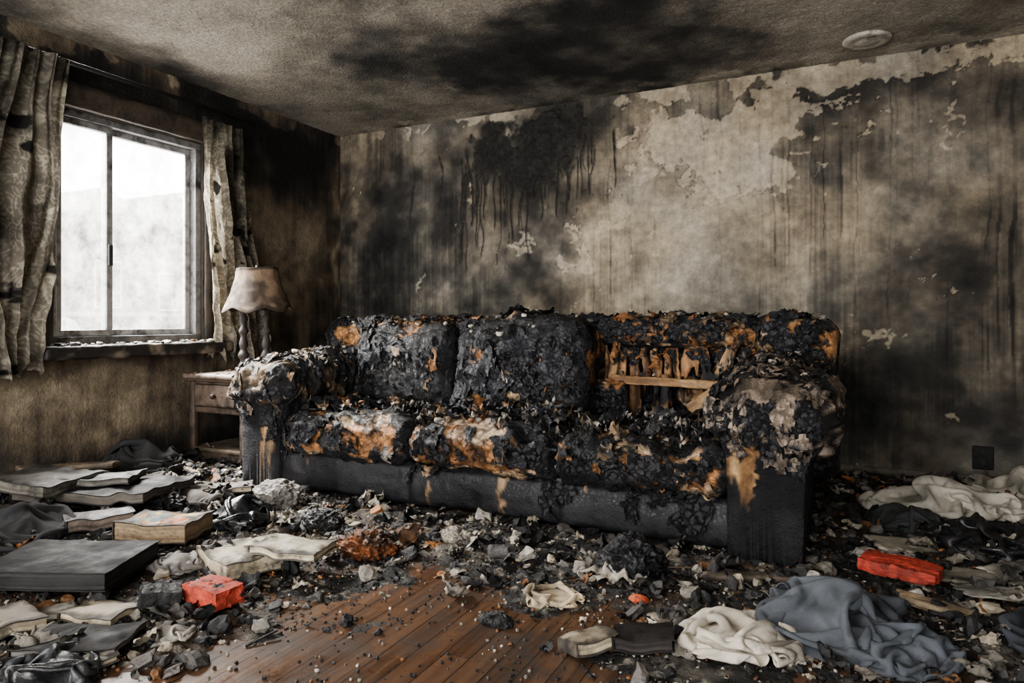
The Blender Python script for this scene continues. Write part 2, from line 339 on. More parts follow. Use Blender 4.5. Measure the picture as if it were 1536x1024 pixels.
def curtain(name, top0, top1, bot0, bot1, zt, zb, pl, seed, xo=.10, dark=0.):
    nu, nv = 380, 460
    U, W = np.meshgrid(np.linspace(0, 1, nu), np.linspace(0, 1, nv), indexing='ij'); u = U.ravel(); v = W.ravel()
    k = ss(0, 1, v)
    a = top0+(bot0-top0)*k; b = top1+(bot1-top1)*k
    q = u+.02*np.sin(v*9+seed)
    yy = a+(b-a)*q
    ph = 2*math.pi*pl*(u+.07*vn(np.stack([u*4+.1, v*2.0, 0*u], -1), seed))
    am = (.014+.016*v)*(1+.6*vn(np.stack([u*pl*1.1+.1, v*2.5+.1, 0*u], -1), seed+20))
    xx = xo+am*np.sin(ph)+.008*np.sin(ph*2.3+v*7)+.014*np.sin(ph*.47+v*5)+.03*fbm(np.stack([u*6+.1, v*7+.1, 0*u], -1), 4, seed)*(.2+v)+.015*ss(.7, 1, v)+.006*rdg(np.stack([u*pl*1.5+.1, v*5+.1, 0*u], -1), 3, seed+40)
    yy = yy+.010*np.cos(ph)+.02*fbm(np.stack([u*5+3, v*6+.1, 0*u], -1), 3, seed+1)*v
    zz = zt+(zb-zt)*v+.03*v*vn(np.stack([u*4+.1, v*0, 0*u], -1), seed)
    V = np.stack([xx, yy, zz], -1)
    L = abs((b-a).mean())*1.7; Q = np.stack([u*L+.1, v*(zt-zb)+.1, 0*u], -1)
    Qw = Q*17+.9*np.stack([vn(Q*28, 3), vn(Q*28, 4), 0*u], -1)
    scr = ss(.55, .8, rdg(Qw, 1, 7)); swirl = ss(.1, .6, np.sin(Q[:, 0]*108+3.2*np.sin(Q[:, 1]*56))*np.sin(Q[:, 1]*86+3.2*np.sin(Q[:, 0]*67)))
    pt = np.clip(scr*.8+swirl*.5, 0, 1)
    c = mixc((.23, .205, .165), (.48, .44, .35), pt)
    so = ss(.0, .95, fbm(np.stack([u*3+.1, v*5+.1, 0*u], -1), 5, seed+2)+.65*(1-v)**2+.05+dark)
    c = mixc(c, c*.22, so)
    c = mixc(c, (.02, .018, .016), ss(.5, .75, fbm(np.stack([u*6+5.1, v*12+.1, 0*u], -1), 5, seed+12)+.3*(v > .95)))
    F = gridF(nu, nv); cu = u[F].mean(1); cv = v[F].mean(1)
    edge = 1-.07*np.abs(fbm(np.stack([cu*14+.1, 0*cu, 0*cu], -1), 4, seed+5))
    keep = (cv < edge)
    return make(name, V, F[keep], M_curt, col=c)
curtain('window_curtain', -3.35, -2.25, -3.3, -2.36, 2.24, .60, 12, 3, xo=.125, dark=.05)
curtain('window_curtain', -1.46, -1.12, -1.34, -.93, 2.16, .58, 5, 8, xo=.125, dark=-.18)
V, F = lathe([(.012, 0), (.012, 2.5)], 0, 0, 0, 12); V = np.stack([V[:, 0]+.10, V[:, 2]-3.5, V[:, 1]+2.235], -1)
rod = make('curtain_rod', V, F, M_metal, col=(.03, .03, .03))

# ------------------------------------------------------------------ debris height and density
def dens(x, y):
    x = np.asarray(x, float); y = np.asarray(y, float); P = np.stack([x, y, 0*x], -1); n = .28*fbm(P*3.2, 4, 91)
    a = ss(2.38, 1.92, x+n); b = ss(-2.50, -2.16, y+n*.9); c = ss(3.12, 3.62, x+n)
    return np.clip(np.maximum(np.maximum(a, b), c*.85), 0, 1)
def hgt_(x, y):
    P = np.stack([x, y, 0*x], -1)
    D = dens(x, y)
    h = D*(.012+.014*fbm(P*6, 4, 61))+.085*ss(1.5, .25, x)*ss(-1.2, -2.0, y)*(1+.3*fbm(P*3, 3, 62))+.03*ss(3.75, 4.2, x)*(1+.5*fbm(P*4, 3, 63))+.02*g2(x, y, 1.6, -2.05, .8, .25)
    return h-.006
HX = np.linspace(0, 5, 420); HY = np.linspace(-4, 0, 340); _g = np.meshgrid(HX, HY, indexing='ij'); HG = hgt_(_g[0], _g[1])
def hgt(x, y):
    x = np.asarray(x, float); y = np.asarray(y, float)
    fx = np.clip(x/5*419, 0, 418.99); fy = np.clip((y+4)/4*339, 0, 338.99); i = fx.astype(int); j = fy.astype(int); a = fx-i; b = fy-j
    return (HG[i, j]*(1-a)+HG[i+1, j]*a)*(1-b)+(HG[i, j+1]*(1-a)+HG[i+1, j+1]*a)*b
def H(x, y): return float(hgt(x, y))
deb = empty('fire_debris', (2.4, -2, 0))
nx, ny = 600, 480
X, Y = np.meshgrid(np.linspace(.03, 4.9, nx), np.linspace(-3.9, -.03, ny), indexing='ij'); x = X.ravel(); y = Y.ravel()
P = np.stack([x, y, 0*x], -1); h = hgt(x, y)+.008*rdg(P*20, 3, 66)*dens(x, y)+.005*fbm(P*60, 2, 67)*dens(x, y)
C = mixc((.014, .013, .012), (.11, .097, .080), ss(.0, .8, fbm(P*9, 5, 71))); C = mixc(C, (.34, .31, .26), ss(.5, .8, fbm(P*30, 3, 73))*.8)
C = mixc(C, (.10, .055, .028), ss(.1, .5, fbm(P*5, 3, 75))*.5)
C = mixc(C, (.40, .33, .20), .7*g2(x, y, 2.05, -2.12, .35, .14)*ss(0, .5, fbm(P*18, 4, 76)))
V = np.stack([x, y, np.maximum(h, -.004)], -1); F = gridF(nx, ny); keep = h[F].max(1) > .001
used = np.unique(F[keep]); mp = -np.ones(len(V), int); mp[used] = np.arange(len(used))
make('ash_layer', V[used], mp[F[keep]], M_ash, col=C[used], parent=deb)

import bmesh
def ico(sub):
    bm = bmesh.new(); bmesh.ops.create_icosphere(bm, subdivisions=sub, radius=1); v = np.array([q.co[:] for q in bm.verts]); f = np.array([[q.index for q in ff.verts] for ff in bm.faces]); bm.free(); return v, f
IV, IF = ico(2); JV, JF = ico(1)
def mkchunks(IV, n):
    out = []
    for k in range(n):
        d = np.sign(IV)*np.abs(IV)**random.uniform(.45, .9); d = d*(1+.5*fbm(IV*1.6+k*9.1, 3, k))[:, None]; out.append(d)
    return out
chunks = mkchunks(IV, 14); tiny = mkchunks(JV, 10)
def rotm(ax, ay, az): return np.array(Euler((ax, ay, az)).to_matrix())
PAL = [((.010, .010, .011), 32), ((.022, .021, .021), 16), ((.05, .046, .042), 14), ((.11, .10, .09), 11), ((.22, .20, .17), 9), ((.36, .31, .24), 8), ((.54, .50, .44), 5), ((.16, .075, .03), 6), ((.32, .14, .05), 2)]
pc = np.array([p[0] for p in PAL]); pw = np.array([p[1] for p in PAL], float); pw /= pw.sum(); pcum = np.cumsum(pw)
def pick(): return pc[min(np.searchsorted(pcum, random.random()), len(pc)-1)]*random.uniform(.7, 1.3)
def insofa(x, y): return .9 < x < 3.6 and y > -1.74 and y < -.9
def spots(n, xr, yr, pw_=1., base=.02):
    out = []
    while len(out) < n:
        xs = R.uniform(*xr, 2000); yy = R.uniform(*yr, 2000); D = dens(xs, yy)**pw_*(1-base)+base
        for a, b, d in zip(xs, yy, D):
            if R.random() < d and not insofa(a, b): out.append((a, b))
            if len(out) >= n: break
    return out
rb = B()
for (a, b) in spots(4800, (.08, 4.85), (-3.7, -.06), base=.05):
    sz = .004+.030*R.random()**3.0
    if dens(a, b) < .2: sz = min(sz, .013)
    sc3 = np.array([1, random.uniform(.5, 1), random.uniform(.3, .8)])*sz
    v = (chunks[random.randrange(14)]*sc3)@rotm(random.uniform(-.5, .5), random.uniform(-.5, .5), random.uniform(0, 6.3)).T
    rb.add(v+np.array([a, b, max(H(a, b), 0)+sz*.35]), IF, pick())
for (a, b) in spots(15000, (.6, 4.6), (-3.6, -1.2), base=.2):
    sz = random.uniform(.0015, .0055); v = (tiny[random.randrange(10)]*sz)@rotm(0, 0, random.uniform(0, 6.3)).T
    rb.add(v+np.array([a, b, max(H(a, b), 0)+sz*.4]), JF, pick())
rb.out('charcoal_rubble', M_debris, smooth=False, parent=deb)
def flake(sz, n=6, amp=.35, seed=0, asp=1.):
    u = np.linspace(-1, 1, n); A, Bg = np.meshgrid(u, u, indexing='ij'); a = A.ravel(); b = Bg.ravel()
    P = np.stack([a*1.3+seed*3.7, b*1.3+.01, 0*a+seed+.5], -1)
    zz = amp*fbm(P, 3, seed % 97)+.15*rdg(P*1.7, 2, 9)+.25*(a*a)*random.uniform(-.5, 1.0)
    r = np.sqrt(a*a+b*b); an = np.stack([np.arctan2(b, a)*2+9, 0*a+seed+.5, 0*a], -1); rr = .72+.35*vn(an, 5)+.28*vn(an*np.array([3.3, 1, 1]), 6)
    V = np.stack([a+.3*vn(P*2, 3), (b+.3*vn(P*2, 4))*asp, zz], -1)*sz
    F = gridF(n, n); keep = r[F].mean(1) < rr[F].mean(1)
    return V, F[keep]
fb = B()
for k, (a, b) in enumerate(spots(3800, (.08, 4.85), (-3.7, -.06), base=.035)):
    sz = .008+.026*R.random()**2.2; V, F = flake(sz, 7, .5, k, random.uniform(.4, 1))
    V = V@rotm(random.uniform(-.5, .5), random.uniform(-.5, .5), random.uniform(0, 6.3)).T
    V = V+np.array([a, b, max(H(a, b), 0)+sz*.25+.002])
    V[:, 2] = np.maximum(V[:, 2], .001); fb.add(V, F, pick())
fb.out('burnt_flakes', M_debris, parent=deb)
fb = B()
for k, (a, b) in enumerate(spots(560, (.12, 4.8), (-3.6, -.1), 1.5, 0.008)):
    sz = random.uniform(.03, .085); V, F = flake(sz, 22, .55, k+31, random.uniform(.5, 1))
    V = V@rotm(random.uniform(-.5, .5), random.uniform(-.5, .5), random.uniform(0, 6.3)).T; c = pick()*.8 if k % 4 else np.array([.3, .27, .22])*random.uniform(.4, 1.4)
    z0 = max(H(a, b), 0); V = V+np.array([a, b, z0+sz*.25+.004]); V[:, 2] = np.maximum(V[:, 2], .002)
    V[:, 0] = np.maximum(V[:, 0], .03); V[:, 1] = np.minimum(V[:, 1], -.03); fb.add(V, F, mixc(c, (.015, .014, .013), ss(.0, .5, fbm(V*30, 3, k % 9))))
fb.out('scorched_scraps', M_debris, parent=deb)
fb = B()
for (a, b) in spots(190, (.12, 4.7), (-3.6, -.15)):
    l = random.uniform(.015, .06); w = random.uniform(.002, .006); V, N, F, U = rbox((0, 0, 0), (l, w, w*.7), w*.3, None); V = V@rotm(0, random.uniform(-.2, .2), random.uniform(0, 6.3)).T
    fb.add(V+np.array([a, b, max(H(a, b), 0)+.006+l*.1]), F, [(.012, .011, .01), (.02, .018, .016), (.10, .065, .035), (.22, .17, .12)][random.randrange(4)])
fb.out('wood_splinters', M_debris, smooth=False, parent=deb)
fb = B()
for _ in range(90):
    sz = .003+.018*random.random()**2.5; yy = random.uniform(WY0-.05, WY1+.1); v = chunks[random.randrange(14)]*np.array([1, .8, .5])*sz
    fb.add(v+np.array([random.uniform(.02, .15), yy, WZ0-.003+sz*.3]), IF, pick() if random.random() < .6 else np.array([.4, .36, .3]))
fb.out('sill_rubble', M_debris, smooth=False, parent=win)

# ------------------------------------------------------------------ sofa
SX = 2.25
sofa = empty('burned_sofa', (SX, -1.3, 0)); sofa_parts = []
CH = np.array([.011, .011, .013])
HOT = [(1.80, -1.82, .34, .15, .85), (1.60, -1.78, .40, .13, .7), (2.33, -1.84, .28, .18, .9), (2.52, -1.80, .30, .14, .7), (3.24, -1.82, .24, .08, .7), (1.0, -1.08, .80, .18, .7), (1.5, -1.02, .86, .18, .7), (1.85, -1.0, .84, .14, .6),
       (2.18, -1.25, .47, .12, .8), (2.66, -1.08, .74, .14, .7), (3.2, -1.0, .86, .16, .7), (3.66, -1.05, .78, .12, .7), (1.15, -1.1, .70, .10, .4), (1.28, -1.78, .40, .07, .6), (1.85, -1.25, .62, .09, .5), (3.02, -1.80, .36, .12, .7), (1.45, -1.26, .84, .08, .5), (2.9, -1.4, .43, .12, .5), (1.5, -1.5, .43, .12, .4)]
def sofa_col(P, bias=0., s=0, tan=.3, leather=False):
    n1 = fbm(P*3.2, 5, 200+s); n2 = fbm(P*13, 4, 201+s); n3 = fbm(P*7, 3, 202+s)
    base = mixc((.008, .008, .009), (.040, .041, .046), ss(-.1, .8, n2))
    if leather: base = mixc((.007, .007, .009), (.021, .021, .024), ss(-.5, .6, n3))
    hot = 0
    for (a, b_, c_, r_, w_) in HOT: hot = hot+w_*np.exp(-((P-np.array([a, b_, c_]))**2).sum(1)/r_**2)
    m = ss(.42, .50, n1*.8+.45*n2+bias+(0 if leather else hot))
    oc = mixc((.09, .038, .016), (.44, .22, .092), ss(-.5, .5, n2)); oc = mixc(oc, (.52, .39, .26), ss(.25-tan, .7-tan, n3))
    c = mixc(base, oc, m); c = mixc(c, (.012, .01, .009), ss(.4, .7, rdg(P*16, 3, 209+s))*m*.85)
    return c, m
def addpart(name, V, F, c, mat):
    ob = make(name, V, F, mat, col=c, parent=sofa); sofa_parts.append((V, F)); return ob
V, N, F, U = rbox((SX, -1.33, .125), (1.13, .44, .095), .03, .010)
front = ss(.3, .9, -N[:, 1])
V = V+N*(.008*fbm(V*4, 3, 5)+.005*rdg(V*12, 3, 6)+.012*front*(1-U[:, 2]**2))[:, None]
for sx_ in (1.91, 2.66): V[:, 1] += .012*front*np.exp(-((V[:, 0]-sx_)/.012)**2)
c, m = sofa_col(V*np.array([1, 1, .35]), -.5, 3, leather=True)
for a, w_, z0_ in ((1.30, .03, .13), (2.03, .04, .04), (2.40, .035, .06), (1.62, .02, .12), (2.78, .02, .13), (3.0, .02, .15)):
    nn_ = fbm(V*np.array([16, 16, 9]), 5, 7)
    t_ = ss(w_, w_*.6, np.abs(V[:, 0]-a)+.05*nn_+.01)*ss(z0_, z0_+.05, V[:, 2]+.06*fbm(V*30, 2, 5))*front*ss(.35, .1, fbm(V*22, 4, 31))
    c = mixc(c, mixc((.10, .055, .028), (.34, .23, .13), ss(-.4, .4, fbm(V*np.array([40, 30, 12]), 3, 6))), t_*.9)
addpart('base_rail', V, F, c, M_leather)
for i, (a, b) in enumerate([(1.2, -1.68), (3.3, -1.68), (1.2, -1.0), (3.3, -1.0)]):
    V, F = lathe([(.02, 0), (.026, .02), (.03, .05)], a, b, 0, 12); make('foot_%d' % (i+1), V, F, M_wood, col=(.02, .015, .01), parent=sofa)
def cushion(name, c, h, r, puff, amp, bias, s, tilt=0, mat=M_char, shape=None, st=(1, 1, 1), sag=0):
    V, N, F, U = rbox(c, h, r, .0085); st = np.array(st, float)
    V = V+N*(puff*((1-U[:, 0]**2)*(1-U[:, 2]**2)*np.abs(N[:, 1])+(1-U[:, 0]**2)*(1-U[:, 1]**2)*np.abs(N[:, 2])))[:, None]
    if shape is not None: V = shape(V, U)
    if sag: V[:, 2] -= sag*ss(-.1, .7, fbm(V*np.array([3.5, 3.5, .01])+s, 3, s))*ss(.2, 1, U[:, 2])
    d = amp*(1.2*rdg(V*5*st+s, 2, s)+.65*rdg(V*13*st+s, 3, s+1)+.25*fbm(V*40, 2, s+2))
    V = V+N*d[:, None]
    cc, m = sofa_col(V, bias, s)
    V = V-N*(.014*m)[:, None]
    if tilt: V = rotx(V, (c[0], c[1], c[2]-h[2]), tilt)
    return addpart(name, V, F, cc, mat)
cushion('seat_cushion_1', (1.515, -1.42, .315), (.375, .385, .10), .06, .015, .016, .06, 21, sag=.06)
cushion('seat_cushion_2', (2.285, -1.42, .315), (.365, .395, .10), .06, .015, .017, .06, 34, sag=.07)
cushion('seat_cushion_3', (3.0, -1.42, .31), (.325, .385, .095), .06, .015, .018, .02, 47, sag=.07)
def rough_box(name, c, h, r, amp, bias, s, mat=M_char, tan=.3):
    V, N, F, U = rbox(c, h, r, .010); V = V+N*(amp*(rdg(V*6+s, 3, s)+.5*rdg(V*20, 2, s+4)))[:, None]; cc, m = sofa_col(V, bias, s, tan); return addpart(name, V, F, cc, mat)
rough_box('backrest_left', (1.68, -.96, .53), (.90, .12, .35), .08, .016, .18, 61)
rough_box('backrest_right_post', (3.54, -.96, .53), (.16, .13, .36), .08, .018, .12, 63)
rough_box('backrest_top_rail', (2.98, -.95, .83), (.62, .075, .060), .05, .020, .18, 65)
rough_box('backrest_rear_panel', (2.98, -.87, .5), (.55, .02, .33), .01, .006, -.1, 66)
fr = B()
xs = 2.58
i = 0
while xs < 3.42:
    w = random.uniform(.014, .034); top = random.uniform(.75, .8); bot = random.uniform(.30, .42) if random.random() < .7 else random.uniform(.5, .68)
    V, N, F, U = rbox((xs+w, -.94+random.uniform(-.014, .012), (top+bot)/2), (w, .009, (top-bot)/2), .003, .007)
    lean = random.uniform(-.03, .03); V[:, 0] += lean*U[:, 2]
    V[:, 0] += .016*fbm(np.stack([V[:, 2]*9+i, 0*V[:, 2]+.5, np.sign(U[:, 0])*3+5.], -1), 4, i); V[:, 2] += .07*(U[:, 2] < -.9)*vn(np.stack([V[:, 0]*70+.1, 0*V[:, 0], 0*V[:, 0]], -1), 4)
    V = V+N*(.010*rdg(V*np.array([30, 30, 8]), 3, i))[:, None]; cc = mixc((.07, .032, .015), (.40, .225, .11), ss(-.4, .6, fbm(V*np.array([50, 50, 6]), 4, i))); cc = mixc(cc, CH, ss(.08, .35, fbm(V*8, 5, 300)+.35*ss(.66, .82, V[:, 2])))
    fr.add(V, F, cc); xs += 2*w+random.uniform(.004, .034); i += 1
def plank(b, p0, p1, w, t, c, s, char=.3):
    p0 = np.array(p0, float); p1 = np.array(p1, float); L = np.linalg.norm(p1-p0); V, N, F, U = rbox((0, 0, 0), (L/2, t, w), .005, .010)
    V = V+N*(.004*rdg(V*20+s, 3, s))[:, None]; cc = mixc((.14, .075, .036), (.42, .27, .14), ss(-.4, .5, fbm(V*np.array([4, 30, 30]), 3, s))); cc = mixc(cc, CH, ss(.55-char, .7-char, fbm(V*6+s*3, 4, s)+.35*(np.abs(U[:, 0]) > .85)))
    d = (p1-p0)/L; q = Vector((1, 0, 0)).rotation_difference(Vector(d)).to_matrix(); V = V@np.array(q).T+(p0+p1)/2; b.add(V, F, cc)
plank(fr, (2.66, -1.05, .59), (3.28, -1.05, .575), .020, .014, 0, 5, .1)
plank(fr, (2.93, -1.02, .42), (2.93, -1.02, .62), .018, .012, 0, 6, .1)
plank(fr, (2.62, -1.0, .40), (2.68, -1.0, .80), .02, .014, 0, 7)
plank(fr, (3.08, -1.16, .46), (3.34, -1.10, .66), .035, .02, 0, 8, .1)
plank(fr, (3.18, -1.02, .60), (3.30, -1.0, .86), .024, .012, 0, 9, .1)
plank(fr, (2.05, -1.42, .45), (2.28, -1.50, .43), .02, .012, 0, 12, .1)
M_frame = attr_mat('exposed_frame_wood', rough=(.5, .85), bump=.6, bscale=50, grain=.5)
V = np.vstack(fr.V); F = fr.F; make('exposed_frame_slats', V, F, M_frame, col=np.vstack(fr.C), parent=sofa); sofa_parts.append((V, np.array(F)))
def slump(V, U):
    V = V.copy(); t = ss(-.2, 1, U[:, 2]); V[:, 2] -= .035*t*(U[:, 0]**2)+.04*t*ss(-.2, .6, fbm(V*np.array([4, .01, .01]), 2, 9)); V[:, 0] += .03*fbm(V*np.array([.01, .01, 5])+.1, 2, 19); return V
cushion('back_cushion_1', (1.46, -1.17, .635), (.335, .10, .235), .075, .05, .014, -.10, 71, tilt=-.16, shape=slump, st=(1.7, 1, .6))
cushion('back_cushion_2', (2.22, -1.20, .635), (.365, .11, .245), .08, .06, .017, -.16, 84, tilt=-.17, shape=slump, st=(1.7, 1, .6))
rough_box('backrest_lumbar', (1.95, -1.06, .47), (.8, .06, .10), .05, .02, .05, 95)
def catmull(pts, n):
    pts = np.array(pts, float); m = len(pts); out = []
    for i in range(m-1):
        p0 = pts[max(i-1, 0)]; p1 = pts[i]; p2 = pts[i+1]; p3 = pts[min(i+2, m-1)]
        for t in np.linspace(0, 1, n, endpoint=False):
            out.append(.5*((2*p1)+(-p0+p2)*t+(2*p0-5*p1+4*p2-p3)*t*t+(-p0+3*p1-3*p2+p3)*t**3))
    out.append(pts[-1]); return np.array(out)
def arm(name, cx, sgn, s, tancol):
    prof = catmull([(-.135, .0), (-.14, .15), (-.145, .30), (-.155, .38), (-.20, .44), (-.215, .52), (-.16, .60), (-.05, .64), (.07, .635), (.15, .59), (.175, .51), (.15, .43), (.135, .36), (.13, .2), (.13, 0)], 14)
    if sgn > 0: prof = (prof*np.array([-1, 1]))[::-1]
    n = len(prof); ysn = np.linspace(-1.79, -.90, 190); rings = []
    capn = 24
    for k in range(capn):
        f = (k/capn)
        p = prof*np.array([f, 1]); p = p.copy(); p[:, 1] = prof[:, 1]*(.15+.85*f)+.33*(1-(.15+.85*f))
        p[:, 1] = np.where(prof[:, 1] < .01, 0, p[:, 1])
        rings.append(np.stack([p[:, 0], np.full(n, -1.79-.022*(1-f**6)), p[:, 1]], -1))
    for y_ in ysn:
        t = (y_+1.79)/.89; p = prof.copy(); p[:, 1] = p[:, 1]+.06*t*ss(.2, .6, p[:, 1]); e_ = ss(0, .03, t)
        p[:, 0] *= .97+.03*e_
        rings.append(np.stack([p[:, 0], np.full(n, y_), p[:, 1]], -1))
    V = np.vstack(rings); F = gridF(len(rings), n)
    V[:, 0] += cx
    N = V-np.array([cx, 0, .45]); N[:, 1] = 0; N /= np.maximum(np.linalg.norm(N, axis=1, keepdims=True), .03); fr_ = V[:, 1] < -1.785; N[fr_] = (0, -1, 0)
    lim = .45+.06*fbm(V*np.array([14, 14, .01]), 4, s+2)
    top = ss(lim, lim+.015, V[:, 2])
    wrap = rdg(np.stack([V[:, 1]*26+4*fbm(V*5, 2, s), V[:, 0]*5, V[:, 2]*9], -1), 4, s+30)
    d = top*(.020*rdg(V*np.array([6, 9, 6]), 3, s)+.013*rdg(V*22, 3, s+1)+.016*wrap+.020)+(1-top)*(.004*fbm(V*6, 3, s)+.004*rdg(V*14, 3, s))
    V = V+N*d[:, None]; V[:, 2] = np.maximum(V[:, 2], 0)
    lc, m = sofa_col(V, -.3, s, leather=True)
    n2 = fbm(V*np.array([12, 40, 12]), 4, s+3)
    band = np.sin((V[:, 1]*26+V[:, 0]*6*sgn)+1.2*fbm(V*5, 2, s))
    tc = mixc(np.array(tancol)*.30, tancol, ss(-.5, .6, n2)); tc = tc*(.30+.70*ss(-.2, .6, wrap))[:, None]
    if sgn < 0: burn = ss(.0, .25, band*.45+.8*fbm(V*5, 5, s+6)+.06)
    else: burn = ss(.14, .34, fbm(V*5.5, 6, s+6)+.15*ss(-1.6, -1.85, V[:, 1])+.4*ss(cx+.02, cx-.16, V[:, 0])-.07)
    tc = mixc(tc, CH, burn*.95)
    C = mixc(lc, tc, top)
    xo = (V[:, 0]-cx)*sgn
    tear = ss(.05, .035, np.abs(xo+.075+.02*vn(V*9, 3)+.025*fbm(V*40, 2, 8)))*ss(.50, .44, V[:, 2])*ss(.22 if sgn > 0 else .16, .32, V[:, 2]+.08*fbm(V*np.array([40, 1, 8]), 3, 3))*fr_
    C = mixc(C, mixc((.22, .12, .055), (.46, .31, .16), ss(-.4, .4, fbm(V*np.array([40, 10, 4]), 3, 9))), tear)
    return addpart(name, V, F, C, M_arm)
arm('arm_left', 1.0, -1, 101, (.34, .25, .165))
arm('arm_right', 3.47, 1, 131, (.32, .255, .195))

VV = []; FF = []; off = 0
for V, F in sofa_parts:
    VV.append(V); FF += (F+off).tolist(); off += len(V)
bvh = BVHTree.FromPolygons(np.vstack(VV).tolist(), FF)
def shred(b, c, n, sz, k, res=9, lift=.02, curl=.02, col=(.01, .01, .01), asp=1., ang=None, maxd=.5, crump=.012):
    n = Vector(n).normalized(); t1 = n.orthogonal().normalized()
    if abs(n.z) < .95: t1 = Vector((0, 0, 1)).cross(n).normalized()
    t2 = n.cross(t1); a0 = random.uniform(0, 6.3) if ang is None else ang
    u1 = t1*math.cos(a0)+t2*math.sin(a0); u2 = n.cross(u1)*asp
    u = np.linspace(-1, 1, res); A, Bg = np.meshgrid(u, u, indexing='ij'); A = A.ravel(); Bg = Bg.ravel()
    Pn = np.stack([A*1.5+k*3.1, Bg*1.5+.01, 0*A+k*.37+.01], -1)
    ww = .25*vn(Pn*1.5, 3); w2 = .25*vn(Pn*1.5, 8)
    base = np.array(c)+sz*((A+ww)[:, None]*np.array(u1)+(Bg+w2)[:, None]*np.array(u2))
    r = np.sqrt(A*A+Bg*Bg); an = np.stack([np.arctan2(Bg, A)*2.2+9, 0*A+k+.5, 0*A], -1); rr = .70+.33*vn(an, 5)+.26*vn(an*np.array([3.1, 1, 1]), 6)+.12*vn(Pn*9, 15)
    lf = lift*(.45+.9*fbm(Pn, 3, k % 50))+curl*r**2*(.5+.8*vn(Pn*.6, 77))+crump*rdg(base*34, 2, 5)+crump*.6
    ok = np.zeros(len(A), bool); V = np.zeros((len(A), 3)); nn = np.array(n)
    for i in range(len(A)):
        if r[i] > rr[i]+.4: continue
        hit = bvh.ray_cast(Vector(base[i]+nn*.22), -n, maxd)
        if hit[0] is not None: V[i] = np.array(hit[0])+nn*max(lf[i], .003); ok[i] = True
    F = gridF(res, res); sp = 2*sz/(res-1)
    keep = ok[F].all(1) & (r[F].mean(1) < rr[F].mean(1))
    L = np.linalg.norm(V[F]-V[np.roll(F, 1, axis=1)], axis=2).max(1)
    keep &= L < sp*2.6+.008
    if keep.sum() < 2: return
    cc = np.array(col, float)
    if cc.sum() > .12: cc = mixc(cc, CH*1.3, ss(.0, .4, fbm(base*22, 3, k % 30)))
    b.add(V, F[keep], cc)
def ccol(white=.08, tan=.1, org=.06):
    q = random.random()
    if q < white: return np.array([.40, .37, .32])*random.uniform(.5, 1.1)
    if q < white+tan: return np.array([.26, .18, .11])*random.uniform(.5, 1.3)
    if q < white+tan+org: return np.array([.32, .15, .06])*random.uniform(.6, 1.2)
    return np.array([.013, .013, .015])*random.uniform(.6, 3.0)
sb = B(); k = 0
for _ in range(75):
    k += 1; shred(sb, (random.uniform(1.15, 3.33), random.uniform(-1.66, -1.15), .5), (random.uniform(-.3, .3), random.uniform(-.3, 0), 1), random.uniform(.06, .14), k, 22, .045, .03, ccol(.0, .08, .05), random.uniform(.5, 1))
for _ in range(320):
    k += 1; shred(sb, (random.uniform(1.15, 3.33), random.uniform(-1.78, -1.18), .5), (random.uniform(-.3, .3), random.uniform(-.5, 0), 1), random.uniform(.015, .05), k, 10, .035, .02, ccol(.13, .14, .05), random.uniform(.5, 1))
for _ in range(50):
    k += 1; shred(sb, (random.uniform(1.16, 3.32), -1.84, random.uniform(.24, .42)), (random.uniform(-.2, .2), -1, random.uniform(.1, .8)), random.uniform(.02, .06), k, 12, .014, .015, ccol(.04, .15, .1), random.uniform(.5, 1.4))
for xx, zz, s_, asp in [(1.26, .36, .11, 1), (1.42, .42, .08, .7), (2.06, .33, .11, 1.3), (2.66, .26, .11, 1.5), (2.85, .40, .10, .6), (3.08, .28, .14, .8), (3.22, .20, .10, 1.4), (2.98, .18, .05, 2.0), (2.62, .15, .05, 2.2), (1.15, .3, .08, 1.6), (1.93, .24, .05, 2)]:
    k += 1; shred(sb, (xx, -1.84, zz), (0, -1, .45), s_, k, 28, .022, .012, CH*random.uniform(.8, 2.0), asp, ang=.1)
for _ in range(52):
    k += 1; shred(sb, (random.uniform(.85, 3.62), random.uniform(-1.14, -.9), .9), (random.uniform(-.2, .2), random.uniform(-.9, .0), 1), random.uniform(.05, .11), k, 18, .018, .015, ccol(.0, .12, .08), random.uniform(.5, 1.1))
for _ in range(110):
    k += 1; shred(sb, (random.uniform(.82, 3.66), random.uniform(-1.14, -.88), .9), (random.uniform(-.2, .2), random.uniform(-.9, .1), 1), random.uniform(.015, .045), k, 9, .018, .015, ccol(.03, .15, .1), random.uniform(.5, 1.2))
for _ in range(20):
    k += 1; shred(sb, (random.uniform(1.1, 2.65), -1.3, random.uniform(.5, .86)), (random.uniform(-.2, .2), -1, .3), random.uniform(.03, .08), k, 20, .006, .012, ccol(.0, .1, .1), random.uniform(.6, 1.8), crump=.008)
for xx, zz, s_, asp in [(2.0, .70, .13, 1.5), (2.12, .58, .13, 1.2), (2.25, .78, .12, .8), (1.92, .55, .10, 2), (1.3, .7, .12, 1.4), (2.45, .68, .10, 1.5)]:
    k += 1; shred(sb, (xx, -1.35, zz), (0, -1, .25), s_, k, 30, .025, .02, np.array([.034, .036, .042]), asp, ang=.1)
for _ in range(46):
    k += 1; shred(sb, (random.uniform(2.62, 3.42), -1.1, random.uniform(.72, .88)), (random.uniform(-.2, .2), -1, .2), random.uniform(.03, .08), k, 14, .02, .02, ccol(.0, .18, .2), random.uniform(.8, 2.2))
for _ in range(10):
    k += 1; shred(sb, (random.uniform(3.42, 3.64), -1.1, random.uniform(.5, .84)), (random.uniform(-.2, .2), -1, .2), random.uniform(.05, .10), k, 16, .02, .02, CH*random.uniform(.7, 1.8), random.uniform(.8, 2.0))
TAN2 = np.array([.30, .24, .185])
